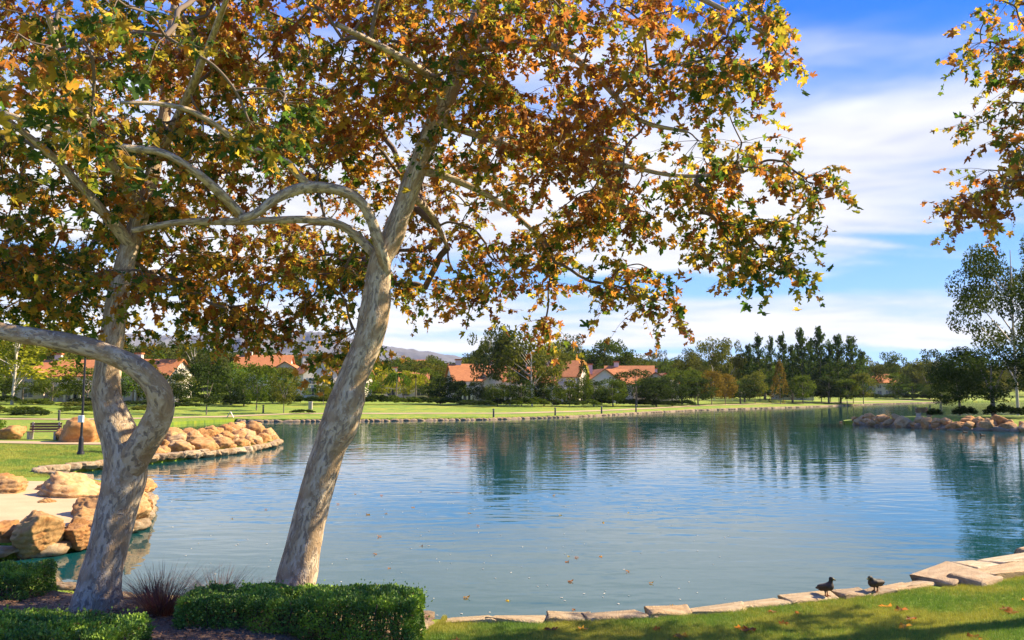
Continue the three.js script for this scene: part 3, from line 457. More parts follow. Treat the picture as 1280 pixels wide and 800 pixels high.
// flags: flat-topped broken stone; rubble: small rough rock. Both about one metre across
const unit = (g) => { g.computeBoundingBox(); const b = g.boundingBox, s = b.max.clone().sub(b.min), m = b.max.clone().add(b.min).multiplyScalar(0.5); g.translate(-m.x, -m.y, -m.z); g.scale(1 / s.x, 1 / s.y, 1 / s.z); g.computeVertexNormals(); return g; };
const flags = [3, 5, 8, 11, 14, 17].map((s) => unit(rockGeo(s * 7, 7, 15, 0.34))), rubble = [2, 6, 9, 12].map((s) => unit(rockGeo(s * 5, 2, 9)));
function edging(label, pts, height, size, small, forms = flags) {
  const root = thing('stone_edging', label, 'edging', [0, 0, 0], 0, undefined), c = new THREE.CatmullRomCurve3(pts.map(([x, d]) => new THREE.Vector3(x, 0, d)), false, 'centripetal'), L = c.getLength(), list = [];
  for (let s = 0; s < L;) {
    const l = size[0] * (0.55 + 0.9 * RK()), a = c.getPointAt(Math.min(1, s / L)), b = c.getPointAt(Math.min(1, (s + l) / L)), m = a.clone().lerp(b, 0.5), turn = Math.atan2(b.z - a.z, b.x - a.x);
    const h = size[2] * (0.85 + 0.3 * RK()), wd = size[1] * (0.85 + 0.35 * RK()), at = new THREE.Vector3(m.x + (RK() - 0.5) * 0.05, height(m.x, m.z) - h * 0.46 + 0.02 * RK(), -m.z), sc = new THREE.Vector3(l * (forms === blocks ? 1.1 : small ? 1.5 : 1.12), h, wd * (small ? 1.4 : 1.15)), q = new THREE.Quaternion().setFromEuler(new THREE.Euler((RK() - 0.5) * 0.08, turn + (RK() - 0.5) * 0.06, (RK() - 0.5) * 0.06));
    const g = (small ? rubble : forms)[Math.floor(RK() * (small ? rubble : forms).length)];
    if (small) list.push(g.clone().applyMatrix4(new THREE.Matrix4().compose(at, q, sc)));
    else { const p = part('stone', g, kerbMats[Math.floor(RK() * kerbMats.length)], root); p.position.copy(at); p.quaternion.copy(q); p.scale.copy(sc); }
    s += l;
  }
  if (small) part('stones', mergeGeometries(list), stoneTone([0.36, 0.28, 0.18], 0.03), root, 'stuff');
  return root;
}
const along = (f, a, b, step, dy = 0) => spread(a, b, step).map((x) => [x, f(x) + dy]);
edging('row of tan flat stones edging the mown lawn at the water, two ducks on it', along(nearShore, -1.0, 6.7, 0.5, -0.08), () => 0.34, [0.72, 0.31, 0.34], false, blocks);
edging('broad flat slabs of pale stone stepping round the corner of the lawn', along(nearShore, 6.9, 12, 0.6, -0.2), () => 0.37, [1.1, 0.6, 0.34], false, blocks);
edging('second course of pale slabs between lawn and corner slabs', along(nearShore, 7.3, 12, 0.6, -0.78), () => 0.42, [0.95, 0.55, 0.3], false, blocks);
edging('low stone strip dividing the planting bed from the mown lawn', [[-1.12, 11.75], [-1.4, 11.0], [-1.75, 10.1], [-2.1, 9.2]], (x, d) => nearH(x, d) + 0.07, [0.42, 0.2, 0.16], false, blocks);
edging('stones edging the bank behind the sycamores', along(nearShore, -9.5, -1.2, 0.5, 0.05), () => 0.34, [0.6, 0.36, 0.36]);
edging('stone edging of the grassy cove behind the sandy landing', spread(31, 44.5, 0.6).map((d) => [leftShore(d) + 0.15, d]), () => 0.42, [0.8, 0.5, 0.42]);
edging('stone footing along the boulders of the narrow point', spread(43.2, 60, 0.6).map((d) => [leftShore(d) + 0.25, d]), () => 0.32, [0.8, 0.5, 0.4]);
edging('flat stone ledge under the boulders of the sandy landing', spread(17.5, 30.5, 0.5).map((d) => [Math.max(leftShore(d), -15) + 0.05, d]), () => 0.26, [0.8, 0.6, 0.34]);
edging('low stone wall along the far lawn at the waterline', [...along(farShore, -31, 128, 2, -0.05)], () => 0.24, [0.7, 0.5, 0.5], true);
edging('stone footing round the wooded peninsula', [...along(penFront, 35, 60, 0.7, -0.1)], () => 0.4, [1.1, 0.6, 0.7], true);

// ---------------------------------------------------------------- clipped hedges: stems inside, thousands of little leaves outside
const boxLeaf = (() => { const g = new THREE.BufferGeometry(); g.setAttribute('position', new THREE.Float32BufferAttribute([0, 0, 0, 0.32, 0.5, 0.1, 0, 1, 0, -0.32, 0.5, 0.1], 3)); g.setIndex([0, 1, 2, 0, 2, 3]); g.computeVertexNormals(); return g; })();
M.boxLeaf = phys({ color: rgb(1, 1, 1), roughness: 0.75, transmission: 0.3, thickness: 0, side: THREE.DoubleSide });
M.stems = mat({ color: rgb(0.05, 0.042, 0.022) });
const QH = new THREE.Quaternion(), MH = new THREE.Matrix4(), CH = new THREE.Color(), UPY = new THREE.Vector3(0, 1, 0);
function hedge(label, cx, cd, w, h, deep, turn, y, count, seed) {
  const root = thing('hedge', label, 'hedge', [cx, y, -cd], turn), R = rng(seed), stems = [];
  for (let i = 0; i < w * deep * 55; i++) { const a = [(R() - 0.5) * w * 0.9, 0, (R() - 0.5) * deep * 0.85]; stems.push(bar(a, [a[0] + (R() - 0.5) * 0.25, h * (0.7 + 0.25 * R()), a[2] + (R() - 0.5) * 0.25], 0.008, 4)); }
  part('stems', merged(stems), M.stems, root, 'stuff');
  const im = shadows(new THREE.InstancedMesh(boxLeaf, M.boxLeaf, count)); im.name = 'foliage'; im.userData.kind = 'stuff';
  const p = new THREE.Vector3(), n = new THREE.Vector3(), S = new THREE.Vector3();
  for (let i = 0; i < count; i++) {
    const top = w * deep, front = w * h, side = deep * h, pick = R() * (top * 1.2 + front * 2 + side * 2), rad = 0.12;
    const a = R() - 0.5, b = R() - 0.5;
    if (pick < top * 1.2) { p.set(a * w, h, b * deep); n.set(0, 1, 0); } else if (pick < top * 1.2 + front * 2) { const s = pick < top * 1.2 + front ? 1 : -1; p.set(a * w, (b + 0.5) * h, s * deep / 2); n.set(0, 0, s); } else { const s = R() < 0.5 ? 1 : -1; p.set(s * w / 2, (a + 0.5) * h, b * deep); n.set(s, 0, 0); }
    // round the edges off
    const ex = Math.max(0, Math.abs(p.x) - (w / 2 - rad)), ey = Math.max(0, p.y - (h - rad)), ez = Math.max(0, Math.abs(p.z) - (deep / 2 - rad)), l = Math.hypot(ex, ey, ez);
    if (l > rad) { const k = rad / l; p.x = Math.sign(p.x) * (Math.abs(p.x) - ex + ex * k); p.y += ey * k - ey; p.z = Math.sign(p.z) * (Math.abs(p.z) - ez + ez * k); n.set(ex * Math.sign(p.x), ey, ez * Math.sign(p.z)).normalize(); }
    const bump = fbm3(p.x * 3.2 + seed, p.y * 3.2, p.z * 3.2, 3), hole = smooth(0.56, 0.7, vn3(p.x * 8 + 3, p.y * 8, p.z * 8 + seed));
    p.addScaledVector(n, (bump - 0.5) * 0.16 - Math.pow(R(), 1.5) * 0.13 - hole * 0.07 + (R() < 0.03 ? 0.09 * R() : 0));
    if (p.y < 0.02) p.y = 0.02 + R() * 0.05;
    const dir = new THREE.Vector3(R() - 0.5, R() - 0.25, R() - 0.5).normalize().addScaledVector(n, 0.8).normalize();
    QH.setFromUnitVectors(UPY, dir).multiply(new THREE.Quaternion().setFromAxisAngle(UPY, R() * 6.28));
    const s = 0.026 + 0.02 * R(); im.setMatrixAt(i, MH.compose(p, QH, S.setScalar(s)));
    const fresh = smooth(0.45, 0.7, vn3(p.x * 5 + 7, p.y * 5, p.z * 5)) * 0.6 + 0.4 * R(), k = 0.7 + 0.6 * R(), c = R() < 0.008 ? [0.25, 0.13, 0.03] : mix3([0.07, 0.18, 0.015], [0.30, 0.46, 0.022], fresh); im.setColorAt(i, CH.setRGB(c[0] * k, c[1] * k, c[2] * k));
  }
  root.add(im); return root;
}
hedge('long clipped green hedge in front of the leaning sycamore, beside the mown lawn', -2.6, 10.75, 2.95, 0.57, 0.95, -0.06, 0.42, 50000, 3);
hedge('low clipped hedge across the front of the planting bed', -5.7, 9.35, 3.3, 0.5, 1.0, -0.05, 0.52, 46000, 5);
hedge('short clipped hedge behind the mulch, towards the sandy landing', -8.05, 12.2, 2.65, 0.52, 1.1, 0.1, 0.45, 34000, 8);

// ---------------------------------------------------------------- reddish fountain grass
const grassBlade = (L, w, lean, az, x, z, droop) => {
  const p = [], ix = []; const n = 5;
  for (let i = 0; i <= n; i++) { const t = i / n, o = lean * t + droop * t * t, y = L * (t - 0.25 * droop * t * t), ww = w * (1 - t * 0.9); const cx = x + Math.cos(az) * o * L, cz = z + Math.sin(az) * o * L; p.push(cx - Math.sin(az) * ww, y, cz + Math.cos(az) * ww, cx + Math.sin(az) * ww, y, cz - Math.cos(az) * ww); }
  for (let i = 0; i < n; i++) { const a = i * 2; ix.push(a, a + 1, a + 2, a + 1, a + 3, a + 2); }
  const g = new THREE.BufferGeometry(); g.setAttribute('position', new THREE.Float32BufferAttribute(p, 3)); g.setIndex(ix); g.computeVertexNormals(); return g;
};
const bladeMats = [[0.14, 0.036, 0.026], [0.20, 0.075, 0.035], [0.07, 0.02, 0.018], [0.14, 0.10, 0.03]].map((c) => phys({ color: rgb(...c), roughness: 0.8, transmission: 0.3, thickness: 0, side: THREE.DoubleSide }));
function tuft(label, x, d, size, n, seed) {
  const root = thing('fountain_grass', label, 'ornamental grass', [x, nearH(x, d) + bedMound(x, d) + 0.02, -d], 0, 'reddish grasses in the planting bed'), R = rng(seed), lists = bladeMats.map(() => []);
  for (let i = 0; i < n; i++) { const r = Math.sqrt(R()) * 0.22 * size, az = R() * 6.28; lists[Math.floor(Math.pow(R(), 1.3) * 4)].push(grassBlade(size * (0.25 + 0.5 * R()), 0.0038, 0.15 + 1.1 * R(), az + (R() - 0.5), Math.cos(az) * r, Math.sin(az) * r, 0.75 * R())); }
  lists.forEach((l, i) => part('blades', mergeGeometries(l), bladeMats[i], root, 'stuff'));
}
tuft('big dark red grass clump at the end of the long hedge', -4.55, 11.2, 0.85, 800, 4);
tuft('reddish grass clump close to the foot of the forked sycamore', -5.0, 11.9, 0.6, 420, 6);
tuft('greenish brown grass clump behind the long hedge', -4.05, 11.9, 0.7, 480, 7);
tuft('small red grass clump at the foot of the leaning sycamore', -3.6, 12.1, 0.55, 320, 9);
tuft('spindly red grass clump at the edge of the mulch', -5.2, 10.6, 0.45, 120, 12);
{ // bark chips and leaf litter on the bed
  const g = new THREE.BoxGeometry(1, 0.25, 0.5), R = rng(71), n = 9000, im = shadows(new THREE.InstancedMesh(g, mat({ color: rgb(1, 1, 1) }), n)), P = new THREE.Vector3(), S = new THREE.Vector3(), C = new THREE.Color();
  for (let i = 0; i < n; i++) { const d = 9 + 3.6 * R(), x = lerp(-10, bedEdge(Math.min(d, 11.9)) - 0.1, R()), dd = Math.min(d, nearShore(x) - 0.12); P.set(x, nearH(x, dd) + bedMound(x, dd) + 0.06, -dd); QH.setFromEuler(new THREE.Euler((R() - 0.5) * 0.7, R() * 6.28, (R() - 0.5) * 0.7)); im.setMatrixAt(i, MH.compose(P, QH, S.setScalar(0.015 + 0.04 * R() * R()))); const c = mix3([0.09, 0.045, 0.025], [0.36, 0.19, 0.09], R()); im.setColorAt(i, C.setRGB(...c)); }
  im.name = 'mulch'; tag(im, 'brown bark mulch and leaf litter covering the planting bed', 'mulch', null, 'stuff'); scene.add(im);
}
// ---------------------------------------------------------------- grass blades on the lawn and the western lawn
const sod = mergeGeometries([...Array(7).keys()].map((i) => { const R = rng(i * 5 + 2), g = new THREE.BufferGeometry(), a = R() * 6.28, x = (R() - 0.5) * 0.05, z = (R() - 0.5) * 0.05, h = 0.7 + 0.5 * R(), w = 0.05, l = 0.35 * (R() + 0.2); g.setAttribute('position', new THREE.Float32BufferAttribute([x * 20 - Math.sin(a) * w, 0, z * 20 + Math.cos(a) * w, x * 20 + Math.sin(a) * w, 0, z * 20 - Math.cos(a) * w, x * 20 + Math.cos(a) * l, h, z * 20 + Math.sin(a) * l], 3)); g.setIndex([0, 1, 2]); g.computeVertexNormals(); return g; }));
M.blade = phys({ color: rgb(1, 1, 1), roughness: 0.85, transmission: 0.4, thickness: 0, side: THREE.DoubleSide });
function turf(label, n, place, size, seed) {
  const R = rng(seed), im = shadows(new THREE.InstancedMesh(sod, M.blade, n)), P = new THREE.Vector3(), S = new THREE.Vector3(), C = new THREE.Color();
  for (let i = 0; i < n; i++) {
    const [x, y, d] = place(R); P.set(x, y - 0.003, -d); QH.setFromEuler(new THREE.Euler((R() - 0.5) * 0.3, R() * 6.28, (R() - 0.5) * 0.3)); const s = size * (0.6 + 0.8 * R()); im.setMatrixAt(i, MH.compose(P, QH, S.set(s, s, s)));
    const dry = smooth(0.34, 0.66, fbm(x * 1.1, d * 1.1, 3) * 0.75 + 0.25 * R()), k = 0.75 + 0.5 * R(), c = mix3([0.16, 0.28, 0.016], [0.42, 0.40, 0.04], dry); im.setColorAt(i, C.setRGB(c[0] * k, c[1] * k, c[2] * k));
  }
  im.name = numbered('grass'); tag(im, label, 'grass', null, 'stuff'); scene.add(im);
}
turf('short mown grass of the lawn beside the long hedge', 120000, (R) => { const d0 = R(), x = lerp(-2.2, 11.5, R()), e = nearShore(x) - (x > 6.8 ? 0.55 : 0.2), d = lerp(8.6, e, d0); const x1 = Math.max(x, bedEdge(Math.min(d, 11.9)) + 0.1); return [x1, nearH(x1, d), d]; }, 0.042, 81);
turf('sunlit grass of the lawn below the lamp post', 45000, (R) => { const d = lerp(31, 45, R()), x = leftShore(d) - 0.3 - R() * 17; return [x, landH(x, d), d]; }, 0.07, 82);

// ---------------------------------------------------------------- trees across the lake
const leafMat = (r, g, b, t = 0.45) => phys({ color: rgb(r, g, b), roughness: 0.95, transmission: t, thickness: 0, side: THREE.DoubleSide, vertexColors: true, specularIntensity: 0.12 });
const F = { mid: leafMat(0.087, 0.135, 0.010), dark: leafMat(0.031, 0.059, 0.007), olive: leafMat(0.117, 0.140, 0.016), brown: leafMat(0.167, 0.125, 0.014), yellow: leafMat(0.256, 0.293, 0.015), grey: leafMat(0.074, 0.101, 0.018), pine: leafMat(0.052, 0.098, 0.014), fresh: leafMat(0.100, 0.189, 0.010), wood: leafMat(0.063, 0.092, 0.009) };
M.trunkGrey = mat({ color: rgb(0.20, 0.16, 0.12) }); M.trunkPale = mat({ color: rgb(0.50, 0.44, 0.37) });
class Cards {
  constructor(seed) { this.p = []; this.c = []; this.R = rng(seed); }
  add(x, y, z, s, tone, stretch = 1) {
    const R = this.R, a = new THREE.Vector3(R() - 0.5, R() - 0.5, R() - 0.5).normalize(), b = new THREE.Vector3(R() - 0.5, R() - 0.5, R() - 0.5).cross(a).normalize(), k = tone * (0.75 + 0.5 * R());
    a.multiplyScalar(s * stretch); b.multiplyScalar(s * 0.55);
    const q = [[x - a.x, y - a.y, z - a.z], [x + b.x, y + b.y, z + b.z], [x + a.x, y + a.y, z + a.z], [x - b.x, y - b.y, z - b.z]];
    for (const i of [0, 1, 2, 0, 2, 3]) { this.p.push(...q[i]); this.c.push(k * (0.9 + 0.2 * tone), k, k * 0.95); }
  }
  clump(x, y, z, r, ry, n, s, tone) { const R = this.R; for (let i = 0; i < n; i++) { let a, b, c, l; do { a = R() * 2 - 1; b = R() * 2 - 1; c = R() * 2 - 1; l = a * a + b * b + c * c; } while (l > 1); const k = Math.pow(l, -0.18); this.add(x + a * r * k, y + b * ry * k, z + c * r * k, s * (0.6 + 0.8 * R()), tone); } }
  geo() { const g = new THREE.BufferGeometry(); g.setAttribute('position', new THREE.Float32BufferAttribute(this.p, 3)); g.setAttribute('color', new THREE.Float32BufferAttribute(this.c, 3)); g.computeVertexNormals(); return g; }
}
// every maker returns { trunk, crown } for a tree one metre tall and about one metre wide
const makers = {
  round(seed) {
    const c = new Cards(seed), R = c.R;
    for (let i = 0; i < 42; i++) { const a = R() * 6.28, v = R() * 2 - 1, r = 0.36 * Math.sqrt(1 - v * v) * (0.72 + 0.4 * R()); c.clump(Math.cos(a) * r, 0.58 + v * 0.33, Math.sin(a) * r, 0.13, 0.09, 60, 0.024, 0.75 + 0.5 * R()); }
    return { crown: c.geo(), trunk: merged([bar([0, 0, 0], [0.01, 0.42, 0], 0.018, 6, 0.012), bar([0, 0.25, 0], [0.16, 0.6, 0.05], 0.01, 5, 0.005), bar([0, 0.22, 0], [-0.15, 0.6, -0.06], 0.01, 5, 0.005), bar([0, 0.4, 0], [0.02, 0.8, 0.02], 0.01, 5, 0.004)]) };
  },
  oak(seed, fine = 1) {
    const c = new Cards(seed), R = c.R;
    for (let i = 0; i < 62; i++) { const a = R() * 6.28, v = R() * 1.7 - 0.8, r = 0.43 * Math.sqrt(Math.max(0.05, 1 - v * v * 0.9)) * (0.6 + 0.5 * R()); c.clump(Math.cos(a) * r, 0.56 + v * 0.36 * (0.85 + 0.3 * R()), Math.sin(a) * r, 0.12, 0.08, 65 * fine, 0.021 / Math.sqrt(fine), 0.7 + 0.6 * R()); }
    return { crown: c.geo(), trunk: merged([bar([0, 0, 0], [0.02, 0.35, 0], 0.03, 7, 0.022), bar([0.02, 0.3, 0], [0.2, 0.62, 0.05], 0.018, 5, 0.006), bar([0.01, 0.28, 0], [-0.2, 0.6, -0.06], 0.018, 5, 0.006), bar([0.02, 0.33, 0], [0.02, 0.8, 0.02], 0.016, 5, 0.004)]) };
  },
  eucalyptus(seed, fine = 1) {
    const c = new Cards(seed), R = c.R, t = [bar([0, 0, 0], [0.02, 0.5, 0], 0.014, 6, 0.01)];
    for (let i = 0; i < 30; i++) {
      const a = R() * 6.28, y = 0.34 + 0.6 * (i / 30) + 0.05 * R(), r = (0.12 + 0.33 * R()) * (1.15 - Math.abs(y - 0.6) * 1.1), x = Math.cos(a) * r, z = Math.sin(a) * r;
      if (i % 2) t.push(bar([0.02, Math.max(0.2, y - 0.24), 0], [x, y, z], 0.006, 4, 0.002));
      c.clump(x, y, z, 0.115, 0.07 + 0.03 * R(), 105 * fine, 0.02 / Math.sqrt(fine), 0.65 + 0.7 * R());
    }
    t.push(bar([0.02, 0.5, 0], [0, 0.95, 0], 0.01, 5, 0.003));
    return { crown: c.geo(), trunk: merged(t) };
  },
  pine(seed) {
    const c = new Cards(seed), R = c.R, t = [bar([0, 0, 0], [0, 0.98, 0], 0.014, 6, 0.002)];
    for (let i = 0; i < 74; i++) {
      const f = i / 74, y = 0.12 + 0.84 * f, L = (0.46 * Math.pow(1 - f, 0.75) + 0.05) * (0.55 + 0.6 * R()), a = R() * 6.28, k = 5;
      for (let j = 1; j <= k; j++) { const s = j / k; c.clump(Math.cos(a) * L * s, y + 0.06 * s * s * (0.4 + R()), Math.sin(a) * L * s, 0.045, 0.026, 9, 0.02, 0.7 + 0.6 * R()); }
      if (i % 3 === 0) t.push(bar([0, y, 0], [Math.cos(a) * L, y + 0.04, Math.sin(a) * L], 0.004, 3, 0.0015));
    }
    return { crown: c.geo(), trunk: merged(t) };
  },
  cypress(seed) {
    const c = new Cards(seed), R = c.R;
    for (let i = 0; i < 130; i++) { const f = Math.pow(R(), 0.8), y = 0.06 + 0.92 * f, a = R() * 6.28, r = 0.42 * Math.pow(1 - f, 0.8) * (0.7 + 0.3 * R()); c.clump(Math.cos(a) * r, y, Math.sin(a) * r, 0.06, 0.06, 16, 0.02, 0.7 + 0.6 * R()); }
    return { crown: c.geo(), trunk: bar([0, 0, 0], [0, 0.9, 0], 0.015, 6, 0.003) };
  },
  palm(seed) {
    const c = new Cards(seed), R = c.R;
    for (let i = 0; i < 26; i++) { const a = R() * 6.28, up = R(); for (let j = 0; j < 22; j++) { const s = j / 22, r = 0.46 * s, y = 0.72 + up * 0.32 * s - 0.5 * s * s * (0.6 + 0.4 * up); c.clump(Math.cos(a) * r, y, Math.sin(a) * r, 0.018, 0.012, 3, 0.03, 0.8 + 0.4 * R()); } }
    return { crown: c.geo(), trunk: bar([0, 0, 0], [0, 0.74, 0], 0.03, 7, 0.022) };
  },
};
const treeForms = {}; for (const k in makers) treeForms[k] = [0, 1, 2].map((i) => makers[k](i * 31 + k.length * 7 + 3));
treeForms.gum = [5, 6, 7].map((s) => makers.eucalyptus(s * 11, 5)); treeForms.evergreen = [8, 9, 4].map((s) => makers.oak(s * 17, 3));
const RT = rng(77);
function farTree(kind, [x, d, top, width], leaf, name, label, group, wood = M.trunkGrey, ground = landH, foot) {
  const y = foot ?? ground(x, d) - 0.1, f = treeForms[kind][Math.floor(RT() * 3)], h = top - y, root = thing(name, label, 'tree', [x, y, -d], RT() * 6.28, group);
  const tr = part('trunk', f.trunk, wood, root), cr = part('crown', f.crown, leaf, root, 'stuff');
  const w = width * (kind === 'pine' ? 1.35 : kind === 'cypress' ? 1.25 : 1.15); tr.scale.set(w * 0.8, h, w * 0.8); cr.scale.set(w, h, w); return root;
}
const grove = 'trees across the lake';
// pines of the grove
for (const [t, i] of [[57.659, 205, 14.797, 4.686], [61.139, 208, 17.347, 5.547], [65.334, 212, 17.005, 4.442], [66.258, 206, 17.411, 5.493], [70.321, 204, 18.447, 6.606], [75.43, 212, 16.397, 5.25], [75.553, 206, 19.185, 7.063], [80.593, 208, 17.347, 6.735], [82.528, 204, 16.495, 6.606], [88.274, 212, 13.565, 5.25], [81.189, 215, 15.758, 6.143], [72.068, 216, 14.991, 5.76]].map((t, i) => [t, i])) farTree('pine', t, F.pine, 'pine_tree', 'tall dark pine in the dense grove across the lake', 'pines in the grove');
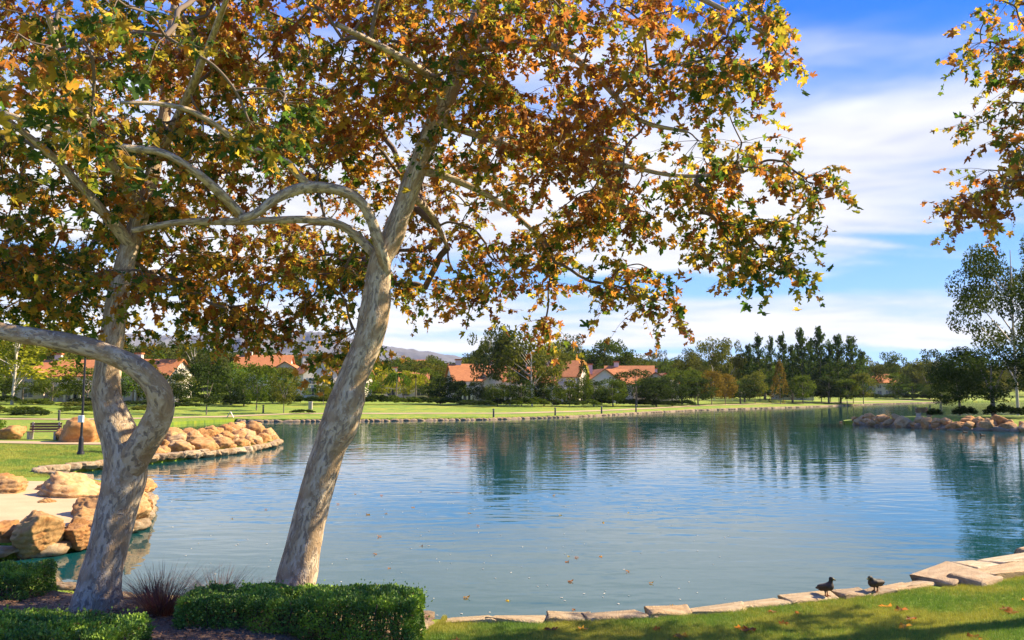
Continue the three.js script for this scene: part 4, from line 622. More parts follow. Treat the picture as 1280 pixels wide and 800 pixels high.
// rounded trees on the far lawn
for (const [kind, t, leaf, name, label] of [
  ['round', [-36.535, 101, 7.141, 5.579], F.dark, 'ash_tree', 'dark green young tree on the far lawn next to the folding sign'],
  ['round', [-33.901, 112, 7.431, 5.547], F.mid, 'ash_tree', 'full round green tree on the far lawn before the orange roofs'],
  ['round', [-28.643, 106, 6.716, 4.038], F.olive, 'ash_tree', 'thin olive tree on the far lawn before the white gabled house'],
  ['eucalyptus', [-52.867, 140, 11.482, 9.333], F.grey, 'eucalyptus_tree', 'grey green eucalyptus rising behind the young lawn tree'],
  ['round', [-54.188, 165, 9.448, 5.657], F.fresh, 'ash_tree', 'fresh green tree behind the orange roofs'],
  ['round', [-26.819, 150, 7.196, 6.857], F.fresh, 'ash_tree', 'bright green garden tree beside the white gabled house'],
  ['round', [-24.664, 160, 8.507, 6.4], F.yellow, 'garden_tree', 'yellow green garden tree next to the two palms'],
  ['round', [-21.184, 165, 7.566, 6.286], F.yellow, 'garden_tree', 'yellow tinged garden tree between the two palms'],
  ['round', [-17.181, 172, 8.392, 6.552], F.mid, 'garden_tree', 'green garden tree between palms and dark oak'],
  ['oak', [-11.844, 140, 6.152, 5.867], F.dark, 'oak_tree', 'dark dense oak at the top of the far lawn'],
  ['oak', [-5.936, 142, 5.248, 3.246], F.dark, 'oak_tree', 'small dark round oak in front of the terrace of houses'],
  ['eucalyptus', [-3.879, 140, 14.562, 6.933], F.grey, 'eucalyptus_tree', 'tallest slender eucalyptus in front of the terrace'],
  ['eucalyptus', [-0.407, 142, 12.817, 7.844], F.grey, 'eucalyptus_tree', 'slender eucalyptus in the middle of the lakeside trio'],
  ['eucalyptus', [3.294, 138, 13.215, 11.04], F.olive, 'eucalyptus_tree', 'broad eucalyptus with forked pale trunk at the end of the trio'],
  ['eucalyptus', [6.865, 144, 11.435, 7.68], F.olive, 'eucalyptus_tree', 'leaning eucalyptus behind the broad one'],
  ['cypress', [12.381, 146, 10.431, 3.337], F.pine, 'cypress_tree', 'lone dark pointed cypress between the houses'],
  ['round', [12.197, 141, 6.171, 2.954], F.mid, 'ash_tree', 'small green tree at the foot of the cypress'],
  ['oak', [22.115, 150, 7.481, 8], F.dark, 'oak_tree', 'wide dark oak with its crown down to the hedge'],
  ['round', [29.472, 165, 5.687, 5.343], F.grey, 'garden_tree', 'small grey green tree beside the wide dark oak'],
  ['oak', [33.882, 168, 8.278, 7.68], F.mid, 'oak_tree', 'green spreading oak where the far path leaves the lawn'],
  ['round', [39.03, 180, 7.935, 6.171], F.mid, 'ash_tree', 'round green tree behind the spreading oak'],
  ['round', [39.786, 168, 7.799, 5.76], F.brown, 'ash_tree', 'brownish autumn tree on the far lawn, taller of two'],
  ['round', [43.497, 172, 7.085, 5.57], F.brown, 'ash_tree', 'brownish autumn tree on the far lawn, lower of two'],
  ['eucalyptus', [49.09, 205, 16.363, 7.81], F.olive, 'eucalyptus_tree', 'tall eucalyptus behind the brownish trees'],
  ['eucalyptus', [54.364, 208, 16.154, 7.131], F.olive, 'eucalyptus_tree', 'eucalyptus next to the first of the pines'],
  ['round', [52.44, 182, 7.812, 6.24], F.olive, 'ash_tree', 'olive green lawn tree in front of the first pines'],
  ['cypress', [59.137, 186, 10.205, 5.314], F.brown, 'larch_tree', 'rusty cone shaped tree in front of the pines'],
  ['round', [64.875, 188, 7.24, 5.371], F.mid, 'ash_tree', 'small green lawn tree before the tallest pines'],
  ['round', [77.853, 196, 6.47, 5.973], F.mid, 'ash_tree', 'green lawn tree before the last pines'],
  ['round', [82.463, 198, 8.003, 6.411], F.olive, 'ash_tree', 'olive lawn tree at the end of the pines'],
  ['oak', [66.541, 222, 10.447, 14.8], F.fresh, 'oak_tree', 'bright green wide crown behind the first pines'],
  ['round', [120.069, 262, 9.209, 8.983], F.mid, 'ash_tree', 'green tree beside the far orange roof'],
  ['eucalyptus', [146.258, 330, 11.945, 5.029], F.dark, 'eucalyptus_tree', 'tiny tufted eucalyptus above the far orange roof'],
  ['round', [129.003, 270, 12.719, 9.771], F.grey, 'ash_tree', 'grey green tree across the channel'],
  ['oak', [131.712, 266, 14.101, 11.147], F.olive, 'oak_tree', 'olive oak across the channel'],
  ['eucalyptus', [131.806, 260, 16.091, 9.905], F.dark, 'eucalyptus_tree', 'dark eucalyptus across the channel'],
  ['oak', [124.425, 262, 5.98, 9.981], F.fresh, 'oak_tree', 'low bright green tree on the channel bank'],
  ['oak', [127.016, 250, 5.393, 9.524], F.mid, 'oak_tree', 'low green tree at the end of the channel'],
  ['eucalyptus', [-69.92, 118, 13.39, 16.857], F.yellow, 'plane_tree', 'pale yellow green tree with whitish leaning trunk on the shrubby slope'],
  ['round', [-28.588, 128, 5.682, 3.17], F.olive, 'garden_tree', 'small olive garden tree in front of the white gabled house'],
  ['round', [-9.528, 152, 4.939, 3.764], F.mid, 'garden_tree', 'green garden tree at the corner of the first terrace house'],
  ['oak', [-3.988, 150, 4.352, 3.143], F.olive, 'garden_tree', 'small olive tree before the terrace wall'],
  ['round', [0.712, 150, 4.636, 4.286], F.mid, 'garden_tree', 'green garden tree before the columned verandah'],
  ['oak', [7.219, 152, 4.939, 4.343], F.mid, 'garden_tree', 'green garden tree below the tan house'],
  ['round', [11.111, 154, 4.083, 3.52], F.olive, 'garden_tree', 'low olive tree beside the tan house wall'],
  ['oak', [16.592, 156, 4.681, 5.051], F.grey, 'garden_tree', 'grey green bushy tree past the cypress'],
  ['round', [19.512, 158, 5.295, 3.912], F.mid, 'garden_tree', 'green garden tree next to the wide dark oak'],
  ['oak', [28.117, 172, 6.432, 7.208], F.mid, 'oak_tree', 'green oak filling the gap beyond the wide dark oak'],
  ['oak', [52.902, 192, 6.045, 8.411], F.mid, 'oak_tree', 'low green oak between brown tree and pines'],
  ['oak', [75.082, 200, 6.91, 9.524], F.dark, 'oak_tree', 'dark low oak under the tallest pines'],
  ['round', [-59.648, 128, 6.654, 4.876], F.fresh, 'garden_tree', 'fresh green garden tree between the two wide houses'],
  ['round', [-51.695, 132, 6.001, 5.029], F.olive, 'garden_tree', 'olive garden tree beside the railed balcony'],
  ['oak', [-61.522, 122, 7.202, 6.507], F.mid, 'garden_tree', 'bushy green tree covering the middle of the wide orange roof'],
  ['round', [-51.828, 120, 6.913, 5.029], F.mid, 'garden_tree', 'green tree standing before the railed balcony'],
  ['oak', [-42.605, 128, 6.654, 6.095], F.mid, 'garden_tree', 'green oak beyond the folding sign'],
  ['round', [-37.988, 134, 7.311, 5.87], F.fresh, 'garden_tree', 'fresh green tree behind the thin olive tree'],
  ['oak', [-74.255, 128, 6.654, 6.095], F.mid, 'garden_tree', 'dark bushy tree beside the pale yellow green tree'],
  ['round', [-56.092, 118, 5.959, 4.945], F.dark, 'garden_tree', 'dark round tree below the balcony house'],
  ['oak', [-50.228, 124, 6.32, 5.432], F.dark, 'garden_tree', 'dark spreading tree by the balcony railing'],
  ['oak', [-39.362, 124, 5.614, 4.724], F.dark, 'garden_tree', 'dark low oak between the two lawn trees'],
  ['round', [-34.614, 138, 5.329, 3.943], F.mid, 'garden_tree', 'small tree at the corner of the white gabled house'],
  ['oak', [-27.91, 136, 5.303, 5.181], F.dark, 'garden_tree', 'dark oak between white gables and palms'],
  ['round', [-8.787, 136, 5.303, 3.886], F.dark, 'garden_tree', 'dark round tree at the edge of the terrace'],
  ['oak', [-2.291, 134, 4.768, 4.594], F.mid, 'garden_tree', 'low spreading tree in front of the columned verandah'],
  ['round', [1.528, 134, 5.53, 4.339], F.dark, 'garden_tree', 'dark tree in front of the last terrace house'],
  ['oak', [5.321, 140, 5.356, 4.533], F.dark, 'garden_tree', 'dark tree between terrace and tan house'],
  ['round', [9.712, 142, 5.113, 4.057], F.mid, 'garden_tree', 'green tree under the tan house windows'],
  ['oak', [13.955, 144, 5.409, 4.937], F.dark, 'garden_tree', 'dark bushy tree in front of the arched house'],
  ['oak', [17.481, 146, 5.712, 5.006], F.mid, 'garden_tree', 'mid green oak leading to the wide dark oak'],
  ['oak', [26.003, 152, 6.091, 6.37], F.dark, 'garden_tree', 'dark oak on the edge of the far lawn'],
  ['oak', [30.038, 158, 6.493, 6.019], F.dark, 'garden_tree', 'second dark oak on the edge of the far lawn'],
  ['oak', [36.161, 164, 6.296, 6.248], F.dark, 'garden_tree', 'dark oak behind the brownish trees'],
  ['oak', [48.748, 180, 6.227, 6.857], F.dark, 'garden_tree', 'dark oak at the foot of the first pines'],
  ['oak', [64.512, 194, 6.071, 9.238], F.dark, 'garden_tree', 'dark undergrowth oak among the pine trunks'],
  ['oak', [78.688, 202, 6.178, 9.619], F.dark, 'garden_tree', 'dark undergrowth oak at the end of the pines'],
  ['oak', [-68.737, 126, 5.648, 5.28], F.mid, 'garden_tree', 'green garden tree below the wide orange roof'],
  ['oak', [-90.314, 150, 10.335, 12.857], F.mid, 'oak_tree', 'green oak behind the shrubby slope'],
  ['round', [-82.364, 160, 12.012, 9.143], F.olive, 'garden_tree', 'olive tree behind the tiled roof'],
  ['round', [-70.473, 170, 11.895, 9.714], F.mid, 'garden_tree', 'green tree behind the house with the balcony'],
]) farTree(kind, t, leaf, name, label, grove, /eucalyptus|plane/.test(name) ? M.trunkPale : M.trunkGrey);
farTree('palm', [-20.826, 152, 8.112, 4.922], F.fresh, 'palm_tree', 'bushy green palm with drooping fronds', grove);
farTree('palm', [-17.809, 156, 7.937, 5.051], F.yellow, 'palm_tree', 'yellowing palm with drooping fronds', grove);
// the wooded peninsula
farTree('evergreen', [46.775, 82, 8.489, 8.747], F.dark, 'oak_tree', 'dark spreading oak over the boulders of the peninsula', 'trees on the peninsula', M.trunkGrey, penH);
farTree('evergreen', [48.25, 91, 6.78, 5.373], F.dark, 'oak_tree', 'dark oak at the back of the peninsula', 'trees on the peninsula', M.trunkGrey, penH);
farTree('gum', [53.923, 90, 19.569, 12.857], F.wood, 'eucalyptus_tree', 'tall pale eucalyptus towering over the peninsula', 'trees on the peninsula', M.trunkPale, penH);
farTree('gum', [56.205, 86, 16.514, 9.829], F.wood, 'eucalyptus_tree', 'second tall eucalyptus at the neck of the peninsula', 'trees on the peninsula', M.trunkPale, penH);
{ // the wood on the slope behind the houses reads as one mass
  const kinds = [['round', 230], ['oak', 170], ['eucalyptus', 60]];
  for (const [kind, n] of kinds) {
    const R = rng(n + 5), im = shadows(new THREE.InstancedMesh(treeForms[kind][1].crown, F.wood, n)), P = new THREE.Vector3(), S = new THREE.Vector3(), C = new THREE.Color();
    for (let i = 0; i < n; i++) {
      const px = lerp(-0.72, 0.72, (i + R()) / n), west = px < -0.05, d = (west ? lerp(190, 245, R()) : lerp(195, 340, R())) + Math.max(0, px) * 190, x = px * d, w = 8 + 6 * R(), h = (west ? 7 : kind === 'eucalyptus' ? 14 : 10) + 3.5 * R();
      P.set(x, landH(x, d) - 0.5, -d); QH.setFromAxisAngle(UPY, R() * 6.28); im.setMatrixAt(i, MH.compose(P, QH, S.set(w, h, w))); const k = 0.75 + 0.6 * R(); im.setColorAt(i, C.setRGB(k * (0.85 + 0.5 * R()), k, k * 0.9));
    }
    im.name = numbered('woodland'); tag(im, { round: 'wood of rounded green trees covering the slope behind the houses', oak: 'dark oaks mixed into the wood on the slope behind the houses', eucalyptus: 'eucalyptus crowns standing above the wood on the slope' }[kind], 'woodland', null, 'stuff'); scene.add(im);
  }
}
// ---------------------------------------------------------------- shrubs
const shrubForms = [0, 1, 2].map((i) => { const c = new Cards(i * 7 + 60), R = c.R; for (let k = 0; k < 34; k++) { const a = R() * 6.28, r = 0.42 * Math.sqrt(R()); c.clump(Math.cos(a) * r, 0.15 + 0.62 * Math.sqrt(Math.max(0, 1 - r * r * 4)) * (0.55 + 0.45 * R()), Math.sin(a) * r, 0.12, 0.14, 60, 0.04, 0.75 + 0.5 * R()); } return c.geo(); });
function shrub(label, x, d, w, h, deep, leaf, group, ground = landH) { const m = single('shrub', shrubForms[Math.floor(RT() * 3)], leaf, label, 'shrub', group); m.position.set(x, ground(x, d) - 0.05, -d); m.scale.set(w, h, deep); m.rotation.y = (RT() - 0.5) * 0.5; return m; }
shrub('dense dark green round bush by the path, next to the bench boulder', -29.2, 46.6, 2.5, 1.75, 2, F.fresh);
for (const [x, d, w, h] of [[-48, 84, 4.5, 1.1], [-52, 90, 5, 1.2], [-57, 92, 4, 1.2], [-49, 96, 5.5, 1.2], [-45, 104, 4, 1.1], [-55, 108, 6, 1.4], [-62, 110, 5, 1.6], [-51, 116, 6, 1.4], [-66, 100, 4, 1.3], [-44, 114, 4.5, 1.2], [-60, 120, 6, 1.6], [-71, 118, 5, 1.6], [-47, 124, 6, 1.6], [-40, 122, 5, 1.4]]) shrub('low mounded shrub on the planted slope below the tiled house', x, d, w, h, w * 0.6, RT() < 0.4 ? F.mid : RT() < 0.5 ? F.olive : F.dark, 'mounded shrubs on the slope');
for (let i = 0; i < 30; i++) { const px = lerp(-0.36, 0.2, i / 29) + (RT() - 0.5) * 0.01, d = 128 + Math.max(0, px) * 130 + RT() * 8, x = px * d; shrub('dark shrub in the hedge line at the top of the far lawn', x, d, 4.5 + 2 * RT(), 1.3 + 0.8 * RT(), 2, RT() < 0.5 ? F.dark : F.mid, 'shrubs along the top of the lawn'); }
for (let i = 0; i < 16; i++) { const px = lerp(0.22, 0.52, i / 15), d = 190 + px * 130 + RT() * 8, x = px * d; shrub('dark shrub under the trees beyond the far lawn', x, d, 7 + 3 * RT(), 1.8 + RT(), 3, F.dark, 'shrubs under the far trees'); }
shrub('low clipped shrub row on the far lawn beside the olive tree', -25.8, 104, 3.4, 0.7, 1.1, F.dark);
for (const [x, d, w, h] of [[46.5, 80.5, 3, 1.7], [49, 81, 2.6, 1.5], [44.2, 82.5, 2.4, 1.4], [51.5, 79, 3, 1.8], [42, 84, 1.6, 1.1]]) shrub('dark rounded shrub under the oak of the peninsula', x, d, w, h, w * 0.8, F.dark, 'shrubs on the peninsula', penH);

// ---------------------------------------------------------------- houses
M.stucco = mat({ color: rgb(0.52, 0.43, 0.33), bumpMap: stoneBump, bumpScale: 0.01 }); M.white = mat({ color: rgb(0.58, 0.53, 0.45) }); M.creme = mat({ color: rgb(0.62, 0.53, 0.41) });
const tileTex = texture(256, (u, v) => { const ridge = 0.5 + 0.5 * Math.sin(u * 6.283 * 16), t = vn(Math.floor(u * 16) * 1.7, Math.floor(v * 12) * 2.3), f = vn(u * 90, v * 90, 90); return mix3([0.36, 0.12, 0.035], [0.54, 0.21, 0.07], 0.65 * t + 0.35 * f).map((c) => c * (0.75 + 0.35 * ridge)); });
tileTex.repeat.set(0.25, 0.25); M.tile = mat({ map: tileTex, bumpMap: tileTex, bumpScale: 0.06 });
M.pane = phys({ color: rgb(0.03, 0.04, 0.05), roughness: 0.08, clearcoat: 0.5 }); M.timber = mat({ color: rgb(0.16, 0.10, 0.06) });
function slab(w, l, t) { const g = new THREE.BoxGeometry(w, t, l), p = g.attributes.position, uv = []; for (let i = 0; i < p.count; i++) uv.push(p.getX(i), p.getZ(i)); g.setAttribute('uv', new THREE.Float32BufferAttribute(uv, 2)); return g; }
// gable: true shows its gable end to the lake
function wing(root, ox, oz, w, deep, h, pitch, gable, wallMat) {
  const span = gable ? w : deep, run = gable ? deep : w, rise = span / 2 * pitch, s = new THREE.Shape([[-span / 2, 0], [span / 2, 0], [span / 2, h], [0, h + rise], [-span / 2, h]].map(([a, b]) => new THREE.Vector2(a, b)));
  const g = new THREE.ExtrudeGeometry(s, { depth: run, bevelEnabled: false }); g.translate(0, 0, -run / 2); if (!gable) g.rotateY(Math.PI / 2); g.translate(ox, 0, oz); part('wall', g, wallMat, root);
  const L = Math.hypot(span / 2, rise) + 0.5, a = Math.atan2(rise, span / 2);
  for (const k of [-1, 1]) { const r = slab(L, run + 0.8, 0.16); r.translate(L / 2 - 0.02, 0, 0); r.rotateZ(-a); r.translate(0, h + rise + 0.13, 0); if (k < 0) r.rotateY(Math.PI); if (!gable) r.rotateY(Math.PI / 2); r.translate(ox, 0, oz); part('roof', r, M.tile, root); }
  return { front: oz + deep / 2, h, rise };
}
function window_(root, x, y, z, w, h) { const f = part('window', merged([box(w + 0.24, 0.12, 0.14, x, y + h / 2 + 0.06, z), box(w + 0.24, 0.12, 0.14, x, y - h / 2 - 0.06, z), box(0.12, h, 0.14, x - w / 2 - 0.06, y, z), box(0.12, h, 0.14, x + w / 2 + 0.06, y, z), box(0.06, h, 0.08, x, y, z + 0.02)]), M.white, root); part('pane', box(w, h, 0.06, x, y, z + 0.01), M.pane, f); }
function house(label, x, d, turn, wings, porch, foot) {
  const root = thing('house', label, 'house', [x, foot ?? landH(x, d) - 0.2, -d], turn, 'houses with orange tiled roofs');
  wings.forEach(([ox, oz, w, deep, h, pitch, gable], i) => {
    const m = wing(root, ox, oz, w, deep, h, pitch, gable, i % 2 ? M.stucco : M.white), n = Math.max(1, Math.round(w / 3.2));
    for (let k = 0; k < n; k++) { const wx = ox + (k + 0.5 - n / 2) * (w / n); if (h > 4.5) window_(root, wx, h - 1.4, m.front + 0.02, 1.3, 1.1); if (!(porch && Math.abs(wx - porch[0]) < porch[1] / 2)) window_(root, wx, 1.55, m.front + 0.02, 1.5, 1.3); }
    if (i === 0) { const c = part('chimney', box(1.0, 1.9, 0.8, ox - w * 0.28, h + m.rise * 0.75 + 0.7, oz), M.white, root); part('cap', box(1.25, 0.25, 1.05, ox - w * 0.28, h + m.rise * 0.75 + 1.77, oz), M.tile, c); }
  });
  if (porch) {                                           // verandah: beam, posts, dark glazed doors
    const [px, pw, pz] = porch; part('verandah_roof', box(pw + 0.4, 0.28, 2.4, px, 2.75, pz + 1.2), M.white, root);
    for (let k = 0; k <= 4; k++) part('post', box(0.26, 2.6, 0.26, px + (k / 4 - 0.5) * pw, 1.3, pz + 2.2), M.white, root);
    const dr = part('door', box(pw * 0.6, 2.2, 0.08, px, 1.12, pz + 0.05), M.pane, root); part('frame', merged([box(0.1, 2.2, 0.16, px, 1.12, pz + 0.06), box(pw * 0.6 + 0.2, 0.1, 0.16, px, 2.27, pz + 0.06)]), M.white, dr);
    part('railing', merged([box(pw, 0.08, 0.08, px, 3.75, pz + 2.2), ...[...Array(15).keys()].map((k) => box(0.06, 0.9, 0.06, px + (k / 14 - 0.5) * pw, 3.3, pz + 2.2))]), M.white, root);
  }
  return root;
}
house('wide house with long orange roof above the shrubby slope', -71.771, 138, 0.12, [[0, 0, 9, 8.4, 4.3, 0.6, false], [-4.6, 2.2, 4.6, 7, 4.2, 0.62, true]], [2.2, 4.4, 4.2]);
house('two storey house with a railed balcony behind the forked sycamore', -59.525, 140, -0.1, [[0, 0, 9.5, 8.4, 4.6, 0.6, false], [-2.6, 2.2, 4.6, 7.4, 4.4, 0.65, true]], [2.6, 4.2, 4.2]);
house('house with orange roof half hidden behind the round lawn tree', -52.369, 178, 0.1, [[0, 0, 11, 9, 6, 0.6, false], [5, 0, 6, 9.5, 5.4, 0.6, true]]);
house('white gabled house with chimney standing above the far lawn', -37.658, 160, 0.5, [[0, 0, 6.4, 9, 4.9, 0.72, true], [5.4, -1, 5.4, 8, 4.9, 0.7, true]], [1.2, 4.2, 4.5]);
house('small house with orange roof between white gables and palms', -33.300, 172, -0.2, [[0, 0, 7, 8, 5, 0.65, false]]);
house('low house seen under the palms', -22.299, 178, 0.1, [[0, 0, 9, 8, 3.2, 0.6, false]]);
house('house high on the slope above the palms', -31.082, 262, 0, [[0, 0, 10, 9, 5.4, 0.6, false]]);
house('first terrace house with steep gable behind the slender eucalyptus', -8.354, 163, 0.25, [[0, 0, 7.5, 8.5, 4.1, 0.72, false], [3.6, 1.6, 3.6, 7, 4, 0.8, true]], [-1.6, 3.4, 4.25]);
house('terrace house with columned verandah behind the eucalyptus trio', -1.879, 165, -0.1, [[0, 0, 8, 8.5, 4.1, 0.7, false], [-3, 1.8, 3.4, 7, 4, 0.8, true]], [1.2, 4.4, 4.25]);
house('last terrace house behind the broad eucalyptus', 4.411, 166, 0.1, [[0, 0, 7, 8.5, 3.9, 0.7, false]], [0, 4.4, 4.25]);
house('tall tan house with broad orange roof next to the cypress', 10.683, 168, -0.3, [[0, 0, 7.5, 9, 5.2, 0.68, false], [-2, 2.2, 4.2, 7, 3, 0.7, true]], [1.8, 3.4, 4.5]);
house('house with arched front just past the cypress', 17.630, 172, 0.2, [[0, 0, 6.6, 8.5, 4.4, 0.7, true], [4, -1, 4.5, 8, 4, 0.7, false]]);
house('house behind the wide dark oak', 25.391, 182, -0.15, [[0, 0, 10, 9, 4.7, 0.66, false], [5.5, 0.5, 5.5, 8, 4.4, 0.66, true]]);
house('small house with orange roof past the wide dark oak', 33.900, 190, 0, [[0, 0, 6, 8, 4.2, 0.66, true]]);
house('house with orange roof on the slope behind the tan house', 14.972, 232, 0.2, [[0, 0, 11, 9, 6, 0.62, false]]);
house('far house with orange roof beyond the pine grove', 126.879, 290, 0.1, [[0, 0, 9, 9, 5, 0.62, false], [4, 1, 5, 9, 4, 0.6, true]]);
house('white bungalow glimpsed between the pine trunks', 75.734, 228, 0, [[0, 0, 9, 8, 2.9, 0.6, false]]);

// ---------------------------------------------------------------- bare mountains behind
{
  const crest = curve([[-3400, 256], [-2400, 227], [-1800, 219], [-1450, 200], [-1150, 217], [-950, 230], [-760, 209], [-600, 172], [-430, 153], [-250, 130], [-60, 97], [150, 61], [500, 40], [3000, 30]]), rows = [];
  for (let k = 0; k <= 70; k++) { const d = 2300 + k * 26, r = []; for (let i = 0; i <= 330; i++) { const x = -3400 + i * 15, f = Math.pow(k / 50, 1.1); const rid = Math.abs(fbm(x * 0.006 + 0.002 * d, d * 0.0035, 5) - 0.5) * 2, h = crest(x * 3000 / d * (d / 3000)) * (f < 1 ? smooth(0, 1, f) : 1 - (f - 1) * 0.8) * (1.18 - 0.55 * rid) + 8 * (fbm(x * 0.03, d * 0.03, 4) - 0.5); r.push([x, Math.max(-2, h), d]); } rows.push(r); }
  const rockMap = texture(512, (u, v) => { const a = fbm(u * 9, v * 9, 5, 9), b = fbm(u * 60, v * 60, 3, 60); return mix3([0.06, 0.065, 0.075], [0.14, 0.14, 0.148], a * 0.5 + b * 0.5); }); rockMap.repeat.set(1 / 700, 1 / 700);
  scene.fog = new THREE.FogExp2(rgb(0.72, 0.80, 0.95), 0.00005);
  struct('mountains', sheet(rows), mat({ map: rockMap, bumpMap: rockMap, bumpScale: 12 }));
}

// ---------------------------------------------------------------- small furniture of the park
M.darkMetal = mat({ color: rgb(0.03, 0.03, 0.035), roughness: 0.5, metalness: 0.4 }); M.bronze = mat({ color: rgb(0.07, 0.06, 0.05), roughness: 0.6 }); M.benchWood = mat({ color: rgb(0.17, 0.085, 0.045) }); M.concrete = mat({ color: rgb(0.42, 0.36, 0.29) });
{
  const x = -20.75, d = 40.8, y = landH(x, d), o = thing('lamp_post', 'slim dark lamp post with a pale box on it, at the lawn edge', 'lamp post', [x, y, -d]);
  part('base', new THREE.LatheGeometry([[0.17, 0], [0.17, 0.12], [0.12, 0.2], [0.11, 0.75], [0.075, 0.85], [0.07, 0.9]].map((p) => new THREE.Vector2(...p)), 12), M.darkMetal, o);
  part('pole', bar([0, 0.88, 0], [0.03, 4.7, 0], 0.06, 10, 0.045), M.darkMetal, o);
  const h = part('lamp_head', new THREE.LatheGeometry([[0.03, 4.66], [0.12, 4.72], [0.15, 4.80], [0.11, 5.12], [0.2, 5.15], [0.04, 5.30], [0, 5.38]].map((p) => new THREE.Vector2(...p)), 12), M.darkMetal, o); h.position.x = 0.03;
  part('box', new RoundedBoxGeometry(0.24, 0.34, 0.16, 2, 0.02).translate(0, 1.72, 0.1), mat({ color: rgb(0.6, 0.64, 0.68), roughness: 0.5 }), o);
}
function bench(label, at, turn) {
  const o = thing('park_bench', label, 'bench', at, turn);
  for (let k = 0; k < 4; k++) part('seat_slat', box(1.75, 0.04, 0.1, 0, 0.45, -0.18 + k * 0.12), M.benchWood, o);
  for (let k = 0; k < 3; k++) { const s = part('back_slat', box(1.75, 0.12, 0.04, 0, 0, 0), M.benchWood, o); s.position.set(0, 0.58 + k * 0.15, -0.26 - k * 0.03); s.rotation.x = -0.18; }
  for (const s of [-1, 1]) part('leg', merged([box(0.14, 0.43, 0.5, s * 0.72, 0.215, 0), box(0.1, 0.6, 0.08, s * 0.72, 0.68, -0.33)]), M.concrete, o);
}
bench('wooden slatted park bench between two boulders beside the path', [-26.9, landH(-26.9, 48.6), -48.6], 0.1);
bench('dark bench on the tip of the wooded peninsula', [41.2, penH(41.2, 84.5), -84.5], 0.4);
for (const [x, d] of [[-2.189, 100.499], [5.519, 107.926], [12.138, 114.423], [17.921, 122.05], [-43.545, 81.258], [-31.209, 105.955]]) {
  const o = thing('path_light', 'short dark bollard light standing in the grass along the far path', 'bollard', [x, landH(x, d), -d], 0, 'bollard lights along the far path');
  part('post', new THREE.CylinderGeometry(0.1, 0.12, 0.8, 10).translate(0, 0.4, 0), M.bronze, o); part('cap', new THREE.LatheGeometry([[0.14, 0.86], [0.16, 0.92], [0.1, 0.99], [0, 1.02]].map((p) => new THREE.Vector2(...p)), 10), M.bronze, o); part('louvre', new THREE.CylinderGeometry(0.085, 0.085, 0.1, 10).translate(0, 0.84, 0), M.concrete, o);
}
{
  const [x, d] = [-32.38, 97.157], o = thing('folding_sign', 'small white folding sign standing on the far lawn', 'sign', [x, landH(x, d), -d], 0.2);
  for (const s of [-1, 1]) { const b = part('board', new RoundedBoxGeometry(0.05, 0.75, 0.6, 2, 0.015), M.white, o); b.position.set(s * 0.19, 0.36, 0); b.rotation.z = s * 0.48; }
  const [x2, d2] = [-27.396, 114.767], p = thing('marker_post', 'squat pale utility post beside the low shrub row', 'post', [x2, landH(x2, d2), -d2]);
  part('post', new RoundedBoxGeometry(0.5, 0.95, 0.4, 2, 0.04).translate(0, 0.47, 0), M.concrete, p); part('cap', new RoundedBoxGeometry(0.58, 0.1, 0.48, 2, 0.03).translate(0, 0.99, 0), M.white, p);
}

// ---------------------------------------------------------------- ducks
const duckMat = mat({ vertexColors: true, roughness: 0.7 });
// joints: [x, y, z, r] in metres, beak along +x; every bone a tapered capsule, joined smoothly
function duckGeo(bones, lo, size, res, paint) {
  const mc = new MarchingCubes(res, duckMat, true, true, 400000); mc.isolation = 0;
  const q = new THREE.Vector3();
  const dist = (x, y, z) => {
    let s = 0; const K = 90;
    for (const [a, b] of bones) {
      const bx = b[0] - a[0], by = b[1] - a[1], bz = b[2] - a[2], t = clamp(((x - a[0]) * bx + (y - a[1]) * by + (z - a[2]) * bz) / (bx * bx + by * by + bz * bz + 1e-9));
      const e = Math.hypot(x - a[0] - bx * t, y - a[1] - by * t, (z - a[2] - bz * t)) - lerp(a[3], b[3], t); s += Math.exp(-K * e);
    }
    return -Math.log(s + 1e-30) / K;
  };
  for (let k = 0; k < res; k++) for (let j = 0; j < res; j++) for (let i = 0; i < res; i++) mc.field[i + j * res + k * res * res] = -dist(lo[0] + size * i / res, lo[1] + size * j / res, lo[2] + size * k / res);
  mc.update();
  const n = mc.count, p = new Float32Array(n * 3), nn = new Float32Array(n * 3), c = new Float32Array(n * 3);
  for (let i = 0; i < n; i++) {
    const w = [0, 1, 2].map((a) => lo[a] + size * (mc.positionArray[i * 3 + a] + 1) / 2); p.set(w, i * 3);
    const e = 0.003, g = q.set(dist(w[0] + e, w[1], w[2]) - dist(w[0] - e, w[1], w[2]), dist(w[0], w[1] + e, w[2]) - dist(w[0], w[1] - e, w[2]), dist(w[0], w[1], w[2] + e) - dist(w[0], w[1], w[2] - e)).normalize(); nn.set([g.x, g.y, g.z], i * 3);
    c.set(paint(...w), i * 3);
  }
  const g = new THREE.BufferGeometry(); g.setAttribute('position', new THREE.BufferAttribute(p, 3)); g.setAttribute('normal', new THREE.BufferAttribute(nn, 3)); g.setAttribute('color', new THREE.BufferAttribute(c, 3)); return g;
}
function duckPaint(beakX, headY) { return (x, y, z) => { if (x > beakX && y > headY - 0.03) return [0.16, 0.12, 0.03]; if (y < 0.075) return [0.32, 0.11, 0.02]; const f = fbm3(x * 70, y * 40, z * 70, 2), k = 0.55 + 0.9 * f; if (y > headY - 0.05) return [0.02 * k, 0.018 * k, 0.012 * k]; return [0.05 * k, 0.032 * k, 0.02 * k]; }; }
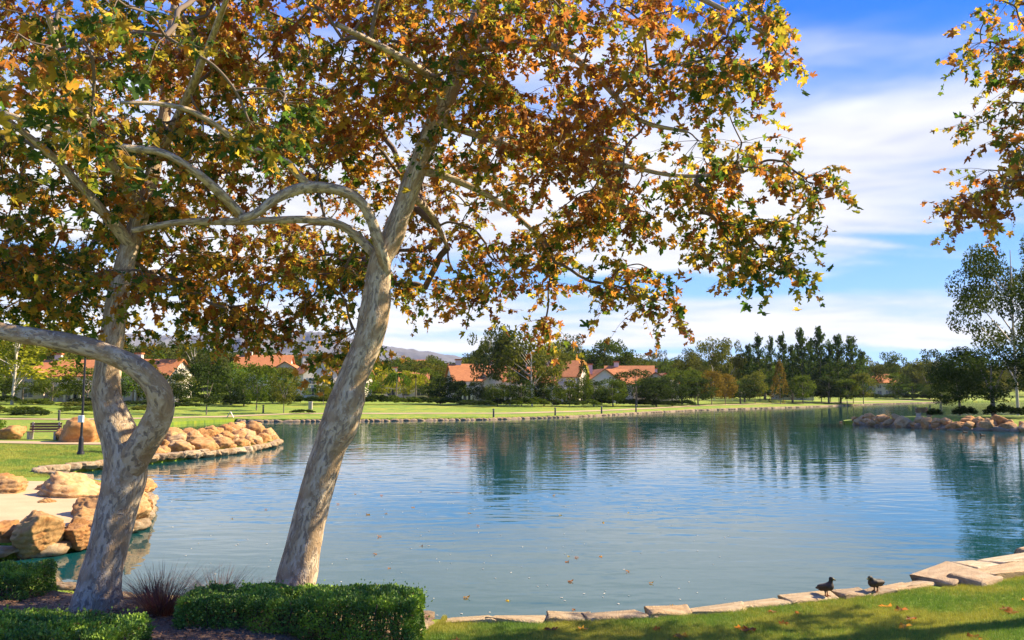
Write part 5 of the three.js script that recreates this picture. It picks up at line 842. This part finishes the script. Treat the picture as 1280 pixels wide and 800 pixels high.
const legs = (x) => [[[x, 0.11, 0.035, 0.014], [x + 0.005, 0.02, 0.035, 0.008]], [[x + 0.005, 0.02, 0.035, 0.008], [x + 0.06, 0.008, 0.045, 0.009]], [[x, 0.11, -0.035, 0.014], [x + 0.005, 0.02, -0.035, 0.008]], [[x + 0.005, 0.02, -0.035, 0.008], [x + 0.06, 0.008, -0.045, 0.009]]];
// standing upright, head raised
const upright = duckGeo([[[-0.10, 0.15, 0, 0.062], [0.07, 0.20, 0, 0.082]], [[-0.20, 0.13, 0, 0.018], [-0.10, 0.155, 0, 0.055]], [[0.07, 0.21, 0, 0.07], [0.10, 0.29, 0, 0.032]], [[0.10, 0.29, 0, 0.03], [0.105, 0.345, 0, 0.026]], [[0.105, 0.352, 0, 0.033], [0.13, 0.353, 0, 0.028]], [[0.14, 0.346, 0, 0.015], [0.195, 0.338, 0, 0.011]], [[-0.12, 0.18, 0.055, 0.03], [0.05, 0.215, 0.06, 0.035]], [[-0.12, 0.18, -0.055, 0.03], [0.05, 0.215, -0.06, 0.035]], ...legs(0)], [-0.26, -0.02, -0.24], 0.48, 84, duckPaint(0.155, 0.345));
// standing with the neck drawn in, looking aside
const resting = duckGeo([[[-0.12, 0.15, 0, 0.062], [0.08, 0.17, 0, 0.08]], [[-0.22, 0.16, 0, 0.018], [-0.12, 0.155, 0, 0.055]], [[0.08, 0.19, 0, 0.065], [0.13, 0.255, 0, 0.036]], [[0.13, 0.265, 0, 0.033], [0.155, 0.27, 0, 0.029]], [[0.165, 0.263, 0, 0.015], [0.22, 0.252, 0, 0.011]], [[-0.14, 0.17, 0.055, 0.03], [0.05, 0.19, 0.06, 0.035]], [[-0.14, 0.17, -0.055, 0.03], [0.05, 0.19, -0.06, 0.035]], ...legs(-0.01)], [-0.26, -0.02, -0.25], 0.5, 84, duckPaint(0.18, 0.265));
function duck(label, geo, x, d, y, turn, s = 1, group) { const m = single('duck', geo, duckMat, label, 'duck', group); m.position.set(x, y, -d); m.rotation.y = turn; m.scale.setScalar(s); return m; }
duck('dark brown duck standing upright with raised head on the stone edging', upright, 4.83, 13.22, 0.345, -0.85, 0.8);
duck('dark brown duck standing with neck drawn in on the stone edging', resting, 5.72, 13.52, 0.345, Math.PI + 0.5, 0.85);
const afloat = duckGeo([[[-0.14, 0.03, 0, 0.06], [0.08, 0.04, 0, 0.08]], [[-0.24, 0.08, 0, 0.018], [-0.14, 0.05, 0, 0.05]], [[0.09, 0.07, 0, 0.06], [0.14, 0.17, 0, 0.034]], [[0.14, 0.18, 0, 0.034], [0.16, 0.183, 0, 0.03]], [[0.17, 0.175, 0, 0.015], [0.225, 0.165, 0, 0.011]]], [-0.28, -0.08, -0.27], 0.54, 40, duckPaint(0.19, 0.18));
for (const [x, d, t] of [[36.089, 92.814].concat(0.3), [35.637, 90.557].concat(2.6), [37.915, 95.186].concat(0.8), [36.232, 65.22].concat(3), [37.508, 70.12].concat(2.8), [38.133, 75.82].concat(0.2)]) duck('small brown duck swimming on the open water off the peninsula', afloat, x, d, 0, t, 1, 'ducks swimming off the peninsula');

// ---------------------------------------------------------------- fallen leaves, on the water and on the lawn
const RL = rng(313);
for (let i = 0; i < 36; i++) {
  const d = 13.6 + 16 * Math.pow(RL(), 1.6), x = lerp(-0.34, 0.2, RL()) * d; if (x < leftShore(d) + 0.4 || d < nearShore(x) + 0.6) continue;
  const m = single('floating_leaf', leafShapes[i % 2], leafMats[4 + Math.floor(RL() * 4)], 'dry sycamore leaf floating on the lake off the planting bed', 'leaf', 'leaves floating on the lake'); m.position.set(x, 0.012, -d); m.rotation.set(-Math.PI / 2 + (RL() - 0.5) * 0.3, 0, RL() * 6.28); m.scale.setScalar(0.07 + 0.05 * RL());
}
for (let i = 0; i < 34; i++) {
  const x = lerp(-0.8, 7.5, RL()), d = lerp(9.6, nearShore(x) - 0.5, RL()), m = single('fallen_leaf', leafShapes[Math.floor(RL() * 3)], leafMats[5 + Math.floor(RL() * 4)], 'curled brown sycamore leaf lying on the mown lawn', 'leaf', 'leaves fallen on the lawn');
  m.position.set(x, nearH(x, d) + 0.045, -d); m.rotation.set(-Math.PI / 2 + (RL() - 0.5) * 0.8, 0, RL() * 6.28); m.scale.setScalar(0.1 + 0.08 * RL());
}
{ // downy bits adrift
  const n = 240, im = shadows(new THREE.InstancedMesh(new THREE.IcosahedronGeometry(1, 0), mat({ color: rgb(0.5, 0.48, 0.42) }), n)), P = new THREE.Vector3(), S = new THREE.Vector3();
  for (let i = 0; i < n; i++) { const d = 13 + 24 * Math.pow(RL(), 1.4); let x = lerp(-0.4, 0.3, RL()) * d; x = Math.max(x, leftShore(d) + 0.5); P.set(x, d < nearShore(x) + 0.4 ? -0.3 : 0.004, -d); const s = 0.007 + 0.012 * RL(); QH.setFromAxisAngle(UPY, RL() * 6.28); im.setMatrixAt(i, MH.compose(P, QH, S.set(s * 1.6, 0.006, s))); }
  im.name = 'floating_fluff'; tag(im, 'white downy specks drifting on the lake surface', 'debris', null, 'stuff'); scene.add(im);
}

renderer.render(scene, camera);
